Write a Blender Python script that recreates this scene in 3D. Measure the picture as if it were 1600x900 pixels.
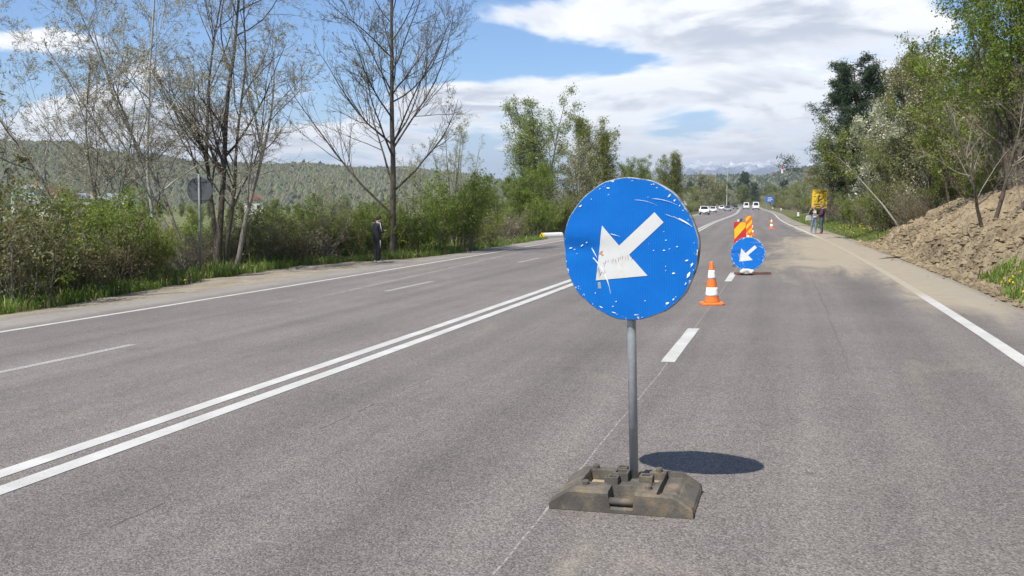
import bpy, bmesh, math, random
import numpy as np
from mathutils import Vector, Matrix
for o in list(bpy.data.objects): bpy.data.objects.remove(o)
sc = bpy.context.scene
C = sc.collection
PI = math.pi
# ------------------------------------------------------------------ camera
CAMH = 1.7213; FPX = 1420.0
cam = bpy.data.cameras.new('camera'); camo = bpy.data.objects.new('camera', cam); C.objects.link(camo)
cam.sensor_width = 36; cam.lens = 36 * FPX / 1600
cam.clip_start = 0.05; cam.clip_end = 40000
camo.location = (0, 0, CAMH)
camo.rotation_euler = (PI / 2 - math.atan(140 / FPX), 0, 0)
sc.camera = camo
# ------------------------------------------------------------------ light
SUNV = Vector((0.553, 0.69, -1.39)).normalized()          # the way the light travels
sun = bpy.data.lights.new('sun', 'SUN'); suno = bpy.data.objects.new('sun', sun); C.objects.link(suno)
sun.energy = 4.2; sun.angle = math.radians(0.55); sun.color = (1.0, 0.955, 0.89)
suno.rotation_euler = SUNV.to_track_quat('-Z', 'Y').to_euler(); suno.location = (0, 0, 60)
sc.view_settings.view_transform = 'Standard'; sc.view_settings.look = 'None'
sc.view_settings.exposure = 0.62; sc.view_settings.gamma = 1.0; sc.view_settings.use_curve_mapping = False
world = bpy.data.worlds.new('World'); sc.world = world; world.use_nodes = True

class NT:
    """small helper round a node tree"""
    def __init__(s, tree): s.t = tree; s.n = tree.nodes; s.l = tree.links
    def new(s, typ, **kw):
        nd = s.n.new(typ)
        for k, v in kw.items(): setattr(nd, k, v)
        return nd
    def put(s, sock, v):
        if hasattr(v, 'is_output') or isinstance(v, bpy.types.NodeSocket): s.l.new(v, sock)
        else: sock.default_value = v
    def math(s, op, a, b=0.0, c=None, clamp=False):
        nd = s.new('ShaderNodeMath', operation=op); nd.use_clamp = clamp
        s.put(nd.inputs[0], a); s.put(nd.inputs[1], b)
        if c is not None: s.put(nd.inputs[2], c)
        return nd.outputs[0]
    def vmath(s, op, a, b=(0, 0, 0)):
        nd = s.new('ShaderNodeVectorMath', operation=op)
        s.put(nd.inputs[0], a)
        if op == 'SCALE': s.put(nd.inputs[3], b)
        else: s.put(nd.inputs[1], b)
        return nd.outputs['Value'] if op in ('DOT_PRODUCT', 'LENGTH') else nd.outputs[0]
    def sep(s, v):
        nd = s.new('ShaderNodeSeparateXYZ'); s.put(nd.inputs[0], v); return nd.outputs
    def comb(s, x, y, z):
        nd = s.new('ShaderNodeCombineXYZ')
        for i, v in enumerate((x, y, z)): s.put(nd.inputs[i], v)
        return nd.outputs[0]
    def noise(s, vec, scale, detail=4.0, rough=0.55, dist=0.0, dims='3D'):
        nd = s.new('ShaderNodeTexNoise', noise_dimensions=dims)
        if vec is not None: s.put(nd.inputs['Vector'], vec)
        nd.inputs['Scale'].default_value = scale; nd.inputs['Detail'].default_value = detail
        nd.inputs['Roughness'].default_value = rough; nd.inputs['Distortion'].default_value = dist
        return nd.outputs['Fac']
    def voro(s, vec, scale, feature='F1', out='Distance', dims='3D'):
        nd = s.new('ShaderNodeTexVoronoi', feature=feature, voronoi_dimensions=dims)
        if vec is not None: s.put(nd.inputs['Vector'], vec)
        nd.inputs['Scale'].default_value = scale
        return nd.outputs[out]
    def rng(s, v, a, b, c=0.0, d=1.0, smooth=False):
        nd = s.new('ShaderNodeMapRange'); nd.interpolation_type = 'SMOOTHSTEP' if smooth else 'LINEAR'
        s.put(nd.inputs[0], v)
        for i, x in enumerate((a, b, c, d)): s.put(nd.inputs[i + 1], x)
        return nd.outputs[0]
    def mix(s, f, a, b):
        nd = s.new('ShaderNodeMix', data_type='RGBA')
        s.put(nd.inputs[0], f)
        for i, v in ((6, a), (7, b)):
            s.put(nd.inputs[i], v if not (isinstance(v, tuple) and len(v) == 3) else v + (1,))
        return nd.outputs[2]
    def ramp(s, v, stops):
        nd = s.new('ShaderNodeValToRGB'); s.put(nd.inputs[0], v); e = nd.color_ramp.elements
        while len(e) < len(stops): e.new(0.5)
        for i, (p, c) in enumerate(stops): e[i].position = p; e[i].color = tuple(c) + (1,)
        return nd.outputs[0]
    def bump(s, h, strength=0.5, dist=0.01):
        nd = s.new('ShaderNodeBump'); s.put(nd.inputs['Height'], h)
        nd.inputs['Strength'].default_value = strength; nd.inputs['Distance'].default_value = dist
        return nd.outputs[0]

# sky: Nishita with a procedural layer of broken cumulus
w = NT(world.node_tree)
for nd in list(w.n): w.n.remove(nd)
wout = w.new('ShaderNodeOutputWorld')
skyt = w.new('ShaderNodeTexSky', sky_type='NISHITA'); skyt.sun_disc = False
skyt.sun_elevation = math.asin(-SUNV.z); skyt.sun_rotation = math.atan2(-SUNV.x, -SUNV.y)
skyt.air_density = 1.0; skyt.dust_density = 0.05; skyt.ozone_density = 3.0; skyt.altitude = 300
bgs = w.new('ShaderNodeBackground'); w.put(bgs.inputs[0], w.vmath('MULTIPLY', skyt.outputs[0], (0.80, 0.97, 1.16))); bgs.inputs[1].default_value = 0.085
tc = w.new('ShaderNodeTexCoord')
dvec = w.vmath('NORMALIZE', tc.outputs['Generated'])
dx, dy, dz = w.sep(dvec)
hz = w.math('MAXIMUM', dz, 0.0)
inv = w.math('DIVIDE', 1.0, w.math('ADD', hz, 0.16))
cvec = w.comb(w.math('MULTIPLY', dx, inv), w.math('MULTIPLY', dy, inv), w.math('MULTIPLY', hz, 2.2))
def cloud(off):
    v = w.vmath('ADD', cvec, off)
    a = w.noise(v, 1.5, 9.0, 0.56, 0.35)
    b = w.noise(v, 0.55, 2.0, 0.5)
    return w.math('ADD', w.math('MULTIPLY', a, 0.85), w.math('MULTIPLY', b, 0.30))
OFF = (3.1, 7.7, 0.3)
dens = cloud(OFF)
dens_s = cloud(tuple(a + b for a, b in zip(OFF, (-0.05, -0.16, 0.16))))
def blob(px, py, wx, wy):
    # a bank of cloud standing in a certain part of the sky (azimuth, elevation)
    az = (px - 800) / FPX; el = (310 - py) / FPX
    a = w.math('DIVIDE', dx, w.math('MAXIMUM', dy, 0.05))
    front = w.rng(dy, 0.1, 0.35)
    e = w.math('DIVIDE', dz, w.math('MAXIMUM', dy, 0.05))
    q = w.math('ADD', w.math('POWER', w.math('ABSOLUTE', w.math('DIVIDE', w.math('SUBTRACT', a, az), wx / FPX)), 2.0),
               w.math('POWER', w.math('ABSOLUTE', w.math('DIVIDE', w.math('SUBTRACT', e, el), wy / FPX)), 2.0))
    return w.math('MULTIPLY', w.math('EXPONENT', w.math('MULTIPLY', q, -1.0)), front)
bias = None
for px, py, wx, wy, k in ((1130, 60, 300, 80, .17), (960, 150, 220, 46, .15), (1270, 165, 180, 50, .14), (1150, 240, 260, 30, .16), (700, 165, 130, 36, .24), (820, 35, 60, 30, .10), (100, 62, 90, 18, .10), (200, 190, 380, 50, .24), (560, 215, 300, 30, .14),
                          (560, 60, 220, 90, -.17), (1540, 25, 80, 50, -.22), (200, 10, 300, 40, -.12), (750, 95, 80, 34, -.14), (1090, 195, 60, 22, -.12)):
    t_ = w.math('MULTIPLY', blob(px, py, wx, wy), k)
    bias = t_ if bias is None else w.math('ADD', bias, t_)
dens = w.math('ADD', dens, bias); dens_s = w.math('ADD', dens_s, bias)
mask = w.rng(dens, 0.60, 0.715, 0, 1, True)
# thin veil towards the horizon
veil = w.rng(hz, 0.0, 0.14, 0.85, 0.0, True)
shade = w.rng(w.math('SUBTRACT', dens_s, dens), -0.075, 0.05, 0, 1, True)
thick = w.rng(dens, 0.62, 0.80, 0, 1, True)
vcol = w.new('ShaderNodeBackground'); vcol.inputs[0].default_value = (.62, .74, .92, 1); vcol.inputs[1].default_value = .62
ccol = w.mix(w.math('MULTIPLY', thick, w.math('ADD', w.math('MULTIPLY', shade, 0.8), 0.2), clamp=True), (0.96, 0.96, 0.965), (0.50, 0.535, 0.60))
bgc = w.new('ShaderNodeBackground'); w.put(bgc.inputs[0], ccol); bgc.inputs[1].default_value = 0.88
mxs = w.new('ShaderNodeMixShader'); w.put(mxs.inputs[0], w.math('MULTIPLY', mask, 0.94)); mxv = w.new('ShaderNodeMixShader'); w.put(mxv.inputs[0], veil); w.l.new(bgs.outputs[0], mxv.inputs[1]); w.l.new(vcol.outputs[0], mxv.inputs[2]); w.l.new(mxv.outputs[0], mxs.inputs[1]); w.l.new(bgc.outputs[0], mxs.inputs[2])
w.l.new(mxs.outputs[0], wout.inputs[0])

# ------------------------------------------------------------------ helpers
def tag(o, label=None, cat=None, group=None, kind=None):
    if label: o['label'] = label
    if cat: o['category'] = cat
    if group: o['group'] = group
    if kind: o['kind'] = kind
    return o
def link(name, me, parent=None, loc=None):
    o = bpy.data.objects.new(name, me); C.objects.link(o)
    if parent is not None: o.parent = parent
    if loc is not None: o.location = loc
    return o
def empty(name, loc=(0, 0, 0), rz=0.0):
    o = bpy.data.objects.new(name, None); C.objects.link(o); o.location = loc; o.rotation_euler = (0, 0, rz); o.empty_display_size = 0.2
    return o
def npmesh(name, V, F, mats, smooth=False, mi=None):
    """mesh from arrays: V (n,3), F (m,k) or a list of such arrays"""
    me = bpy.data.meshes.new(name)
    Fs = F if isinstance(F, list) else [F]
    Fs = [np.asarray(f, np.int32) for f in Fs if len(f)]
    V = np.asarray(V, np.float32)
    me.vertices.add(len(V)); me.vertices.foreach_set('co', V.ravel())
    idx = np.concatenate([f.ravel() for f in Fs]); tot = np.concatenate([np.full(len(f), f.shape[1], np.int32) for f in Fs])
    me.loops.add(len(idx)); me.loops.foreach_set('vertex_index', idx)
    st = np.concatenate([[0], np.cumsum(tot)[:-1]]).astype(np.int32)
    me.polygons.add(len(tot)); me.polygons.foreach_set('loop_start', st); me.polygons.foreach_set('loop_total', tot)
    if mi is not None: me.polygons.foreach_set('material_index', np.asarray(mi, np.int32))
    me.polygons.foreach_set('use_smooth', np.full(len(tot), smooth))
    for m in (mats if isinstance(mats, (list, tuple)) else [mats]): me.materials.append(m)
    me.update(calc_edges=True); me.validate()
    return me
class MB:
    def __init__(s): s.v = []; s.f = []; s.m = []
    def add(s, vs, fs, mi=0):
        b = len(s.v); s.v += [tuple(v) for v in vs]; s.f += [tuple(b + i for i in f) for f in fs]; s.m += [mi] * len(fs); return s
    def box(s, c, d, mi=0, M=None, top=1.0):
        x, y, z = d[0] / 2, d[1] / 2, d[2] / 2
        vs = [Vector((sx * x * (top if sz > 0 else 1), sy * y * (top if sz > 0 else 1), sz * z)) for sz in (-1, 1) for sx, sy in ((-1, -1), (1, -1), (1, 1), (-1, 1))]
        if M is not None: vs = [M @ v for v in vs]
        vs = [v + Vector(c) for v in vs]
        return s.add(vs, [(3, 2, 1, 0), (4, 5, 6, 7), (0, 1, 5, 4), (1, 2, 6, 5), (2, 3, 7, 6), (3, 0, 4, 7)], mi)
    def tube(s, pts, rad, n=8, mi=0, caps=True):
        pts = [Vector(p) for p in pts]; rad = rad if isinstance(rad, (list, tuple)) else [rad] * len(pts)
        rings = []
        for i, p in enumerate(pts):
            d = (pts[min(i + 1, len(pts) - 1)] - pts[max(i - 1, 0)]).normalized()
            a = d.orthogonal().normalized() if i == 0 else (a - d * a.dot(d)).normalized()
            b = d.cross(a)
            rings.append([p + (a * math.cos(2 * PI * k / n) + b * math.sin(2 * PI * k / n)) * rad[i] for k in range(n)])
        vs = [v for r in rings for v in r]
        fs = [(i * n + k, i * n + (k + 1) % n, (i + 1) * n + (k + 1) % n, (i + 1) * n + k) for i in range(len(pts) - 1) for k in range(n)]
        if caps: fs += [tuple(range(n - 1, -1, -1)), tuple((len(pts) - 1) * n + k for k in range(n))]
        return s.add(vs, fs, mi)
    def lathe(s, prof, n=24, mi=0, M=None):
        vs = [Vector((r * math.cos(2 * PI * k / n), r * math.sin(2 * PI * k / n), z)) for r, z in prof for k in range(n)]
        if M is not None: vs = [M @ v for v in vs]
        fs = [(i * n + k, i * n + (k + 1) % n, (i + 1) * n + (k + 1) % n, (i + 1) * n + k) for i in range(len(prof) - 1) for k in range(n)]
        fs += [tuple(range(n - 1, -1, -1)), tuple((len(prof) - 1) * n + k for k in range(n))]
        return s.add(vs, fs, mi)
    def prism(s, poly, y0, y1, mi=0, M=None):
        """polygon in x,z (counter-clockwise seen from -y) drawn out along y"""
        n = len(poly); vs = [Vector((x, y0, z)) for x, z in poly] + [Vector((x, y1, z)) for x, z in poly]
        if M is not None: vs = [M @ v for v in vs]
        fs = [tuple(range(n)), tuple(range(2 * n - 1, n - 1, -1))] + [(i, i + n, (i + 1) % n + n, (i + 1) % n) for i in range(n)]
        return s.add(vs, fs, mi)
    def build(s, name, mats, parent=None, bevel=0.0, smooth=False, seg=2):
        me = bpy.data.meshes.new(name); me.from_pydata(s.v, [], s.f)
        for m in (mats if isinstance(mats, (list, tuple)) else [mats]): me.materials.append(m)
        me.polygons.foreach_set('material_index', s.m)
        bm = bmesh.new(); bm.from_mesh(me); bmesh.ops.recalc_face_normals(bm, faces=bm.faces)
        if bevel: bmesh.ops.bevel(bm, geom=bm.edges[:], offset=bevel, segments=seg, profile=0.6, affect='EDGES', clamp_overlap=True)
        bm.to_mesh(me); bm.free()
        me.polygons.foreach_set('use_smooth', [smooth] * len(me.polygons)); me.update()
        return link(name, me, parent)

def hash2(ix, iy, seed):
    h = (ix.astype(np.int64) * 374761393 + iy.astype(np.int64) * 668265263 + seed * 974634777) & 0x7fffffff
    h = ((h ^ (h >> 13)) * 1274126177) & 0x7fffffff
    return ((h ^ (h >> 16)) & 0xffff) / 65535.0
def vnoise(x, y, seed=0):
    x = np.asarray(x, float); y = np.asarray(y, float)
    ix = np.floor(x); iy = np.floor(y); fx = x - ix; fy = y - iy
    fx = fx * fx * (3 - 2 * fx); fy = fy * fy * (3 - 2 * fy)
    a = hash2(ix, iy, seed); b = hash2(ix + 1, iy, seed); c = hash2(ix, iy + 1, seed); d = hash2(ix + 1, iy + 1, seed)
    return (a * (1 - fx) + b * fx) * (1 - fy) + (c * (1 - fx) + d * fx) * fy
def fbm(x, y, seed=0, oct=4, gain=0.5):
    r = 0; a = 1; t = 0
    for i in range(oct):
        r = r + a * vnoise(np.asarray(x) * 2 ** i, np.asarray(y) * 2 ** i, seed + i * 17); t += a; a *= gain
    return r / t - 0.5
def sstep(a, b, x):
    t = np.clip((np.asarray(x, float) - a) / (b - a), 0, 1); return t * t * (3 - 2 * t)

# ------------------------------------------------------------------ materials
MATS = {}
def mat(name, col=(0.5, 0.5, 0.5), rough=0.6, metal=0.0, spec=0.5, var=0.0, vscale=8.0, bumpk=0.0, bscale=60.0, dirt=None, dirtamt=0.0, dscale=5.0):
    """plain paint, rubber, cloth ... with uneven tone, relief and dirt"""
    m = bpy.data.materials.new(name); m.use_nodes = True; n = NT(m.node_tree); b = n.n['Principled BSDF']
    b.inputs['Roughness'].default_value = rough; b.inputs['Metallic'].default_value = metal; b.inputs['Specular IOR Level'].default_value = spec
    t = n.new('ShaderNodeTexCoord').outputs['Object']
    c = None
    if var:
        f = n.noise(t, vscale, 5, 0.6)
        c = n.mix(n.rng(f, 0.3, 0.7), tuple(x * (1 - var) for x in col), tuple(min(1, x * (1 + var)) for x in col))
    if dirt:
        f = n.rng(n.noise(t, dscale, 6, 0.65), 0.62 - 0.3 * dirtamt, 0.75 - 0.2 * dirtamt, 0, min(1, dirtamt * 1.6))
        c = n.mix(f, c if c is not None else tuple(col), dirt)
    if c is None: b.inputs['Base Color'].default_value = tuple(col) + (1,)
    else: n.put(b.inputs['Base Color'], c)
    if bumpk: n.put(b.inputs['Normal'], n.bump(n.noise(t, bscale, 4, 0.6), bumpk, 0.01))
    MATS[name] = m; return m
def leafmat(name, a, b_, trans=0.45):
    if trans > .06: a = tuple(x * 1.22 for x in a); b_ = tuple(x * 1.22 for x in b_)
    m = bpy.data.materials.new(name); m.use_nodes = True; n = NT(m.node_tree)
    pb = n.n['Principled BSDF']; out = n.n['Material Output']
    g = n.new('ShaderNodeNewGeometry'); oi = n.new('ShaderNodeObjectInfo')
    f = n.math('ADD', n.math('MULTIPLY', g.outputs['Random Per Island'], 0.65), n.math('MULTIPLY', oi.outputs['Random'], 0.35))
    t = n.new('ShaderNodeTexCoord').outputs['Object']
    f = n.math('ADD', n.math('MULTIPLY', f, 0.6), n.math('MULTIPLY', n.rng(n.noise(t, 0.9, 2), 0.3, 0.7), 0.4))
    c = n.mix(f, a, b_)
    n.put(pb.inputs['Base Color'], c); pb.inputs['Roughness'].default_value = 0.6; pb.inputs['Specular IOR Level'].default_value = 0.25
    tr = n.new('ShaderNodeBsdfTranslucent'); n.put(tr.inputs[0], c)
    mx = n.new('ShaderNodeMixShader'); mx.inputs[0].default_value = trans
    n.l.new(pb.outputs[0], mx.inputs[1]); n.l.new(tr.outputs[0], mx.inputs[2]); n.l.new(mx.outputs[0], out.inputs[0])
    MATS[name] = m; return m
def barkmat(name, a, b_, scale=9.0):
    m = bpy.data.materials.new(name); m.use_nodes = True; n = NT(m.node_tree); pb = n.n['Principled BSDF']
    t = n.new('ShaderNodeTexCoord').outputs['Object']
    x, y, z = n.sep(t); v = n.comb(n.math('MULTIPLY', x, 2.0), n.math('MULTIPLY', y, 2.0), n.math('MULTIPLY', z, 0.5))
    f = n.noise(v, scale, 5, 0.65); g = n.noise(t, 1.1, 2)
    n.put(pb.inputs['Base Color'], n.mix(n.rng(n.math('ADD', n.math('MULTIPLY', f, 0.65), n.math('MULTIPLY', g, 0.35)), 0.38, 0.62), a, b_))
    pb.inputs['Roughness'].default_value = 0.9; pb.inputs['Specular IOR Level'].default_value = 0.15
    n.put(pb.inputs['Normal'], n.bump(f, 0.8, 0.03)); MATS[name] = m; return m

GREEN = leafmat('leaf_fresh_green', (0.085, 0.138, 0.018), (0.195, 0.252, 0.036))
YGREEN = leafmat('leaf_yellow_green', (0.115, 0.170, 0.022), (0.235, 0.290, 0.045))
OLIVE = leafmat('leaf_olive', (0.130, 0.132, 0.036), (0.240, 0.235, 0.070))
PALE = leafmat('leaf_pale_silver', (0.210, 0.240, 0.120), (0.360, 0.380, 0.220))
BUDS = leafmat('buds_pale', (0.250, 0.235, 0.150), (0.440, 0.425, 0.300), 0.25)
TAN = leafmat('leaf_dry_tan', (0.150, 0.115, 0.060), (0.270, 0.215, 0.115), 0.15)
REDDISH = leafmat('leaf_young_reddish', (0.120, 0.085, 0.030), (0.190, 0.190, 0.045), 0.3)
WHITEBLOS = leafmat('leaf_white_blossom', (0.42, 0.42, 0.30), (0.66, 0.64, 0.50), 0.25)
PINE = leafmat('needles_dark', (0.028, 0.050, 0.024), (0.070, 0.098, 0.042), 0.15)
GRASSM = leafmat('grass_blades', (0.075, 0.140, 0.020), (0.180, 0.250, 0.045), 0.4)
DRYGRASS = leafmat('grass_dry', (0.210, 0.170, 0.085), (0.360, 0.300, 0.160), 0.2)
YELLOWF = mat('dandelion_yellow', (0.75, 0.60, 0.03), 0.7)
BARKD = barkmat('bark_dark', (0.050, 0.041, 0.032), (0.140, 0.118, 0.092))
BARKG = barkmat('bark_grey', (0.120, 0.108, 0.088), (0.300, 0.275, 0.225))
BARKW = barkmat('bark_whitish', (0.300, 0.285, 0.240), (0.560, 0.540, 0.470), 6.0)
BARKB = barkmat('bark_brown', (0.085, 0.066, 0.046), (0.190, 0.155, 0.112))
TWIG = barkmat('twig_brown_grey', (0.135, 0.115, 0.088), (0.300, 0.265, 0.205), 3.0)
TWIGP = barkmat('twig_pale', (0.210, 0.190, 0.135), (0.360, 0.335, 0.245), 3.0)

# ------------------------------------------------------------------ the road's course
DS = 0.5
SS = np.arange(-30, 900, DS)
_k = np.interp(SS, [0, 40, 90, 160, 260, 380, 460, 900], [.00125, .00125, -.00094, .0005, -.00008, 0, .0028, .0028])
_g = np.interp(SS, [0, 15, 40, 80, 150, 330, 420, 900], [-.009, -.009, -.0095, -.0068, -.0054, -.0054, .002, .002])
_k = np.convolve(np.pad(_k, 60, 'edge'), np.ones(121) / 121, 'valid')
_i = int(np.argmin(abs(SS + 5)))
TH = -np.cumsum(_k) * DS; TH = TH - TH[_i] + 0.31665
RX = np.cumsum(np.sin(TH)) * DS; RX = RX - RX[_i] - 6.5989
RY = np.cumsum(np.cos(TH)) * DS; RY = RY - RY[_i] - 5
RZ = np.cumsum(_g) * DS; RZ = RZ - np.interp(0, SS, RZ)
XF = 0.03038; LW = 3.5
def RD(s, t, dz=0.0):
    X = np.interp(s, SS, RX); Y = np.interp(s, SS, RY); Z = np.interp(s, SS, RZ); T = np.interp(s, SS, TH)
    return np.stack([X + t * np.cos(T), Y - t * np.sin(T), Z + XF * np.asarray(t) + dz], -1)
def heading(s): return float(np.interp(s, SS, TH))
def st_of(x, y):
    x = np.atleast_1d(np.asarray(x, float)); y = np.atleast_1d(np.asarray(y, float))
    k = np.array([np.argmin((RX - a) ** 2 + (RY - b) ** 2) for a, b in zip(x, y)])
    t = (x - RX[k]) * np.cos(TH[k]) - (y - RY[k]) * np.sin(TH[k])
    s = SS[k] + (x - RX[k]) * np.sin(TH[k]) + (y - RY[k]) * np.cos(TH[k])
    return s, t
def land(s, t):
    """height of the land at road station s, offset t"""
    s = np.asarray(s, float); t = np.asarray(t, float)
    z = np.interp(s, SS, RZ) + XF * np.clip(t, -13, 10)
    z = z - 0.9 * sstep(-12.5, -17, t) - 1.6 * sstep(-16, -34, t)
    hf = np.interp(s, [-30, 0, 34, 42, 47, 90, 200, 500], [1, 1, 1, .72, .34, .45, .3, .2])
    z = z + 0.56 * np.clip(t - 8.6, 0, 3.4) * hf
    z = z + 0.34 * np.clip(t - 12, 0, 38) * np.interp(s, [0, 60, 150, 400], [1, 1, .8, .35])
    return z
def landxy(x, y):
    s, t = st_of(x, y); return float(land(s, t)[0])
def atx(u, Y): return (u - 800) / FPX * Y

# ------------------------------------------------------------------ road
def asphalt():
    m = bpy.data.materials.new('asphalt'); m.use_nodes = True; n = NT(m.node_tree); b = n.n['Principled BSDF']
    uv = n.new('ShaderNodeUVMap'); uv.uv_map = 'st'; v = uv.outputs[0]
    t, s, _ = n.sep(v)
    grain = n.noise(v, 150, 3, 0.7, dims='2D'); stones = n.voro(v, 115, out='Color', dims='2D')
    sv = n.sep(stones)[0]
    big = n.noise(v, 0.55, 4, 0.55, dims='2D'); mid = n.noise(v, 6.0, 4, 0.6, dims='2D')
    streak = n.noise(n.comb(n.math('MULTIPLY', t, 1.6), n.math('MULTIPLY', s, 0.05), 0.0), 1.0, 4, 0.6, dims='2D')
    base = n.ramp(n.math('ADD', n.math('MULTIPLY', sv, 0.55), n.math('MULTIPLY', grain, 0.45)),
                  [(0.12, (0.074, 0.064, 0.056)), (0.42, (0.170, 0.150, 0.134)), (0.66, (0.232, 0.207, 0.186)), (0.93, (0.40, 0.365, 0.325))])
    tone = n.math('ADD', n.math('ADD', n.math('MULTIPLY', big, 0.30), n.math('MULTIPLY', streak, 0.44)), n.math('MULTIPLY', mid, 0.16))
    tone = n.rng(tone, 0.28, 0.62, 0.67, 1.03)
    # left carriageway was laid at another time and is a little paler
    tone = n.math('MULTIPLY', tone, n.rng(t, -0.3, 0.3, 1.06, 1.0))
    # wheel tracks polished a little darker
    for c0 in (4.45, 6.2, 0.9, 2.6, -0.9, -2.6, -4.5, -6.1):
        q = n.math('DIVIDE', n.math('SUBTRACT', t, c0), 0.32)
        tone = n.math('SUBTRACT', tone, n.math('MULTIPLY', n.math('EXPONENT', n.math('MULTIPLY', n.math('MULTIPLY', q, q), -1.0)), 0.075 if c0 < 4 else 0.10))
    col = n.vmath('SCALE', base, tone)
    oil = n.math('MULTIPLY', n.rng(n.noise(v, 1.7, 5, 0.7, 0.4, dims='2D'), 0.66, 0.74, 0, 0.32), n.rng(n.noise(v, 0.3, 2, 0.5, dims='2D'), 0.45, 0.6))
    col = n.mix(oil, col, (0.05, 0.046, 0.044))
    lite = n.rng(n.noise(v, 9, 5, 0.75, 0.5, dims='2D'), 0.69, 0.75, 0, 0.35); col = n.mix(lite, col, (0.33, 0.31, 0.285))
    # paving seam and short cracks
    wob = n.math('MULTIPLY', n.math('SUBTRACT', n.noise(n.comb(s, 0.0, 0.0), 0.7, 4, 0.7, dims='2D'), 0.5), 0.10)
    seam = n.math('ABSOLUTE', n.math('SUBTRACT', n.math('ADD', t, wob), 5.28))
    seamf = n.math('MULTIPLY', n.rng(seam, 0.004, 0.020, 0.28, 0.0), n.rng(s, 9.5, 13, 0, 1))
    seam2 = n.math('ABSOLUTE', n.math('SUBTRACT', n.math('ADD', t, n.math('MULTIPLY', wob, 1.6)), 1.32))
    gate = n.rng(n.noise(v, 1.3, 3, 0.6, dims='2D'), 0.52, 0.58)
    seamf = n.math('MAXIMUM', seamf, n.math('MULTIPLY', n.rng(seam2, 0.002, 0.008, 0.8, 0.0), gate))
    ck = n.voro(n.vmath('ADD', v, n.comb(n.math('MULTIPLY', n.noise(v, 2.2, 4, 0.7, dims='2D'), 0.9), n.math('MULTIPLY', n.noise(v, 1.9, 4, 0.7, dims='2D'), 1.4), 0.0)), 0.55, 'DISTANCE_TO_EDGE', dims='2D')
    seamf = n.math('MAXIMUM', seamf, n.math('MULTIPLY', n.rng(ck, 0.0012, 0.005, 0.75, 0.0), n.math('MULTIPLY', n.rng(n.noise(v, 0.8, 3, 0.6, dims='2D'), 0.58, 0.64), n.rng(t, 3.3, 3.0))))
    col = n.mix(seamf, col, (0.035, 0.032, 0.030))
    # thin chalk-like setting-out line under the lane dashes
    wob2 = n.math('MULTIPLY', n.math('SUBTRACT', n.noise(n.comb(s, 3.0, 0.0), 0.5, 3, 0.6, dims='2D'), 0.5), 0.05)
    tl = n.math('ABSOLUTE', n.math('SUBTRACT', n.math('ADD', t, wob2), 3.50))
    tlf = n.math('MULTIPLY', n.rng(tl, 0.003, 0.008, 0.42, 0.0), n.rng(n.noise(v, 22, 3, 0.7, dims='2D'), 0.40, 0.56))
    col = n.mix(tlf, col, (0.55, 0.53, 0.49))
    # an old filled trench across the left lanes
    q = n.math('SUBTRACT', n.math('ADD', t, n.math('MULTIPLY', n.math('SUBTRACT', s, 22.0), 0.06)), -4.75)
    tr = n.math('MULTIPLY', n.rng(n.math('ABSOLUTE', q), 0.03, 0.14, 0.45, 0), n.rng(n.noise(v, 3, 4, 0.6, dims='2D'), 0.35, 0.6))
    tr = n.math('MULTIPLY', tr, n.math('MULTIPLY', n.rng(s, 17, 20, 0, 1), n.rng(s, 34, 40, 1, 0)))
    col = n.mix(tr, col, (0.40, 0.37, 0.34))
    # mud and dust spilled from the slipped bank, dragged along the right lane
    sp = n.comb(n.math('MULTIPLY', t, 0.55), n.math('MULTIPLY', s, 0.16), 0.0)
    dn = n.math('ADD', n.math('MULTIPLY', n.noise(sp, 1.0, 7, 0.66, 1.2, dims='2D'), 1.25), n.math('MULTIPLY', n.noise(n.comb(n.math('MULTIPLY', t, 2.5), n.math('MULTIPLY', s, 1.2), 0.0), 1.0, 4, 0.6, dims='2D'), 0.25))
    ctr = n.math('MULTIPLY', n.math('MULTIPLY', n.rng(s, 17.5, 30, 0, 1, True), n.rng(s, 44, 58, 1, 0, True)), n.rng(t, 2.6, 7.4, 0, 1, True))
    sh = n.math('MULTIPLY', n.math('MULTIPLY', n.rng(s, 13.0, 19.5, 0, 1, True), n.rng(s, 50, 95, 1, 0.35, True)), n.rng(t, 6.2, 7.4, 0, 1, True))
    am = n.math('MAXIMUM', ctr, n.math('MULTIPLY', sh, 1.15))
    df = n.rng(n.math('ADD', dn, n.math('MULTIPLY', am, 0.80)), 0.88, 1.42, 0, 0.92, True)
    dc = n.mix(n.noise(v, 3.0, 4, 0.6, dims='2D'), (0.27, 0.225, 0.155), (0.40, 0.345, 0.25))
    col = n.mix(df, col, dc)
    # dusty outer shoulders
    ls = n.math('MULTIPLY', n.rng(t, -6.9, -7.6, 0, 1), n.rng(n.math('ADD', mid, big), 0.6, 1.2, 0.25, 0.75))
    col = n.mix(ls, col, (0.30, 0.275, 0.235))
    rs = n.math('MULTIPLY', n.rng(t, 7.05, 7.7, 0, 1), n.rng(n.math('ADD', mid, big), 0.7, 1.3, 0.10, 0.6))
    col = n.mix(rs, col, (0.285, 0.255, 0.21))
    n.put(b.inputs['Base Color'], col)
    b.inputs['Roughness'].default_value = 0.82; b.inputs['Specular IOR Level'].default_value = 0.35
    hgt = n.math('ADD', n.math('MULTIPLY', n.voro(v, 115, dims='2D'), -1.0), n.math('MULTIPLY', grain, 0.8))
    n.put(b.inputs['Normal'], n.bump(hgt, 0.55, 0.006))
    return m
ASPH = asphalt()
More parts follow.
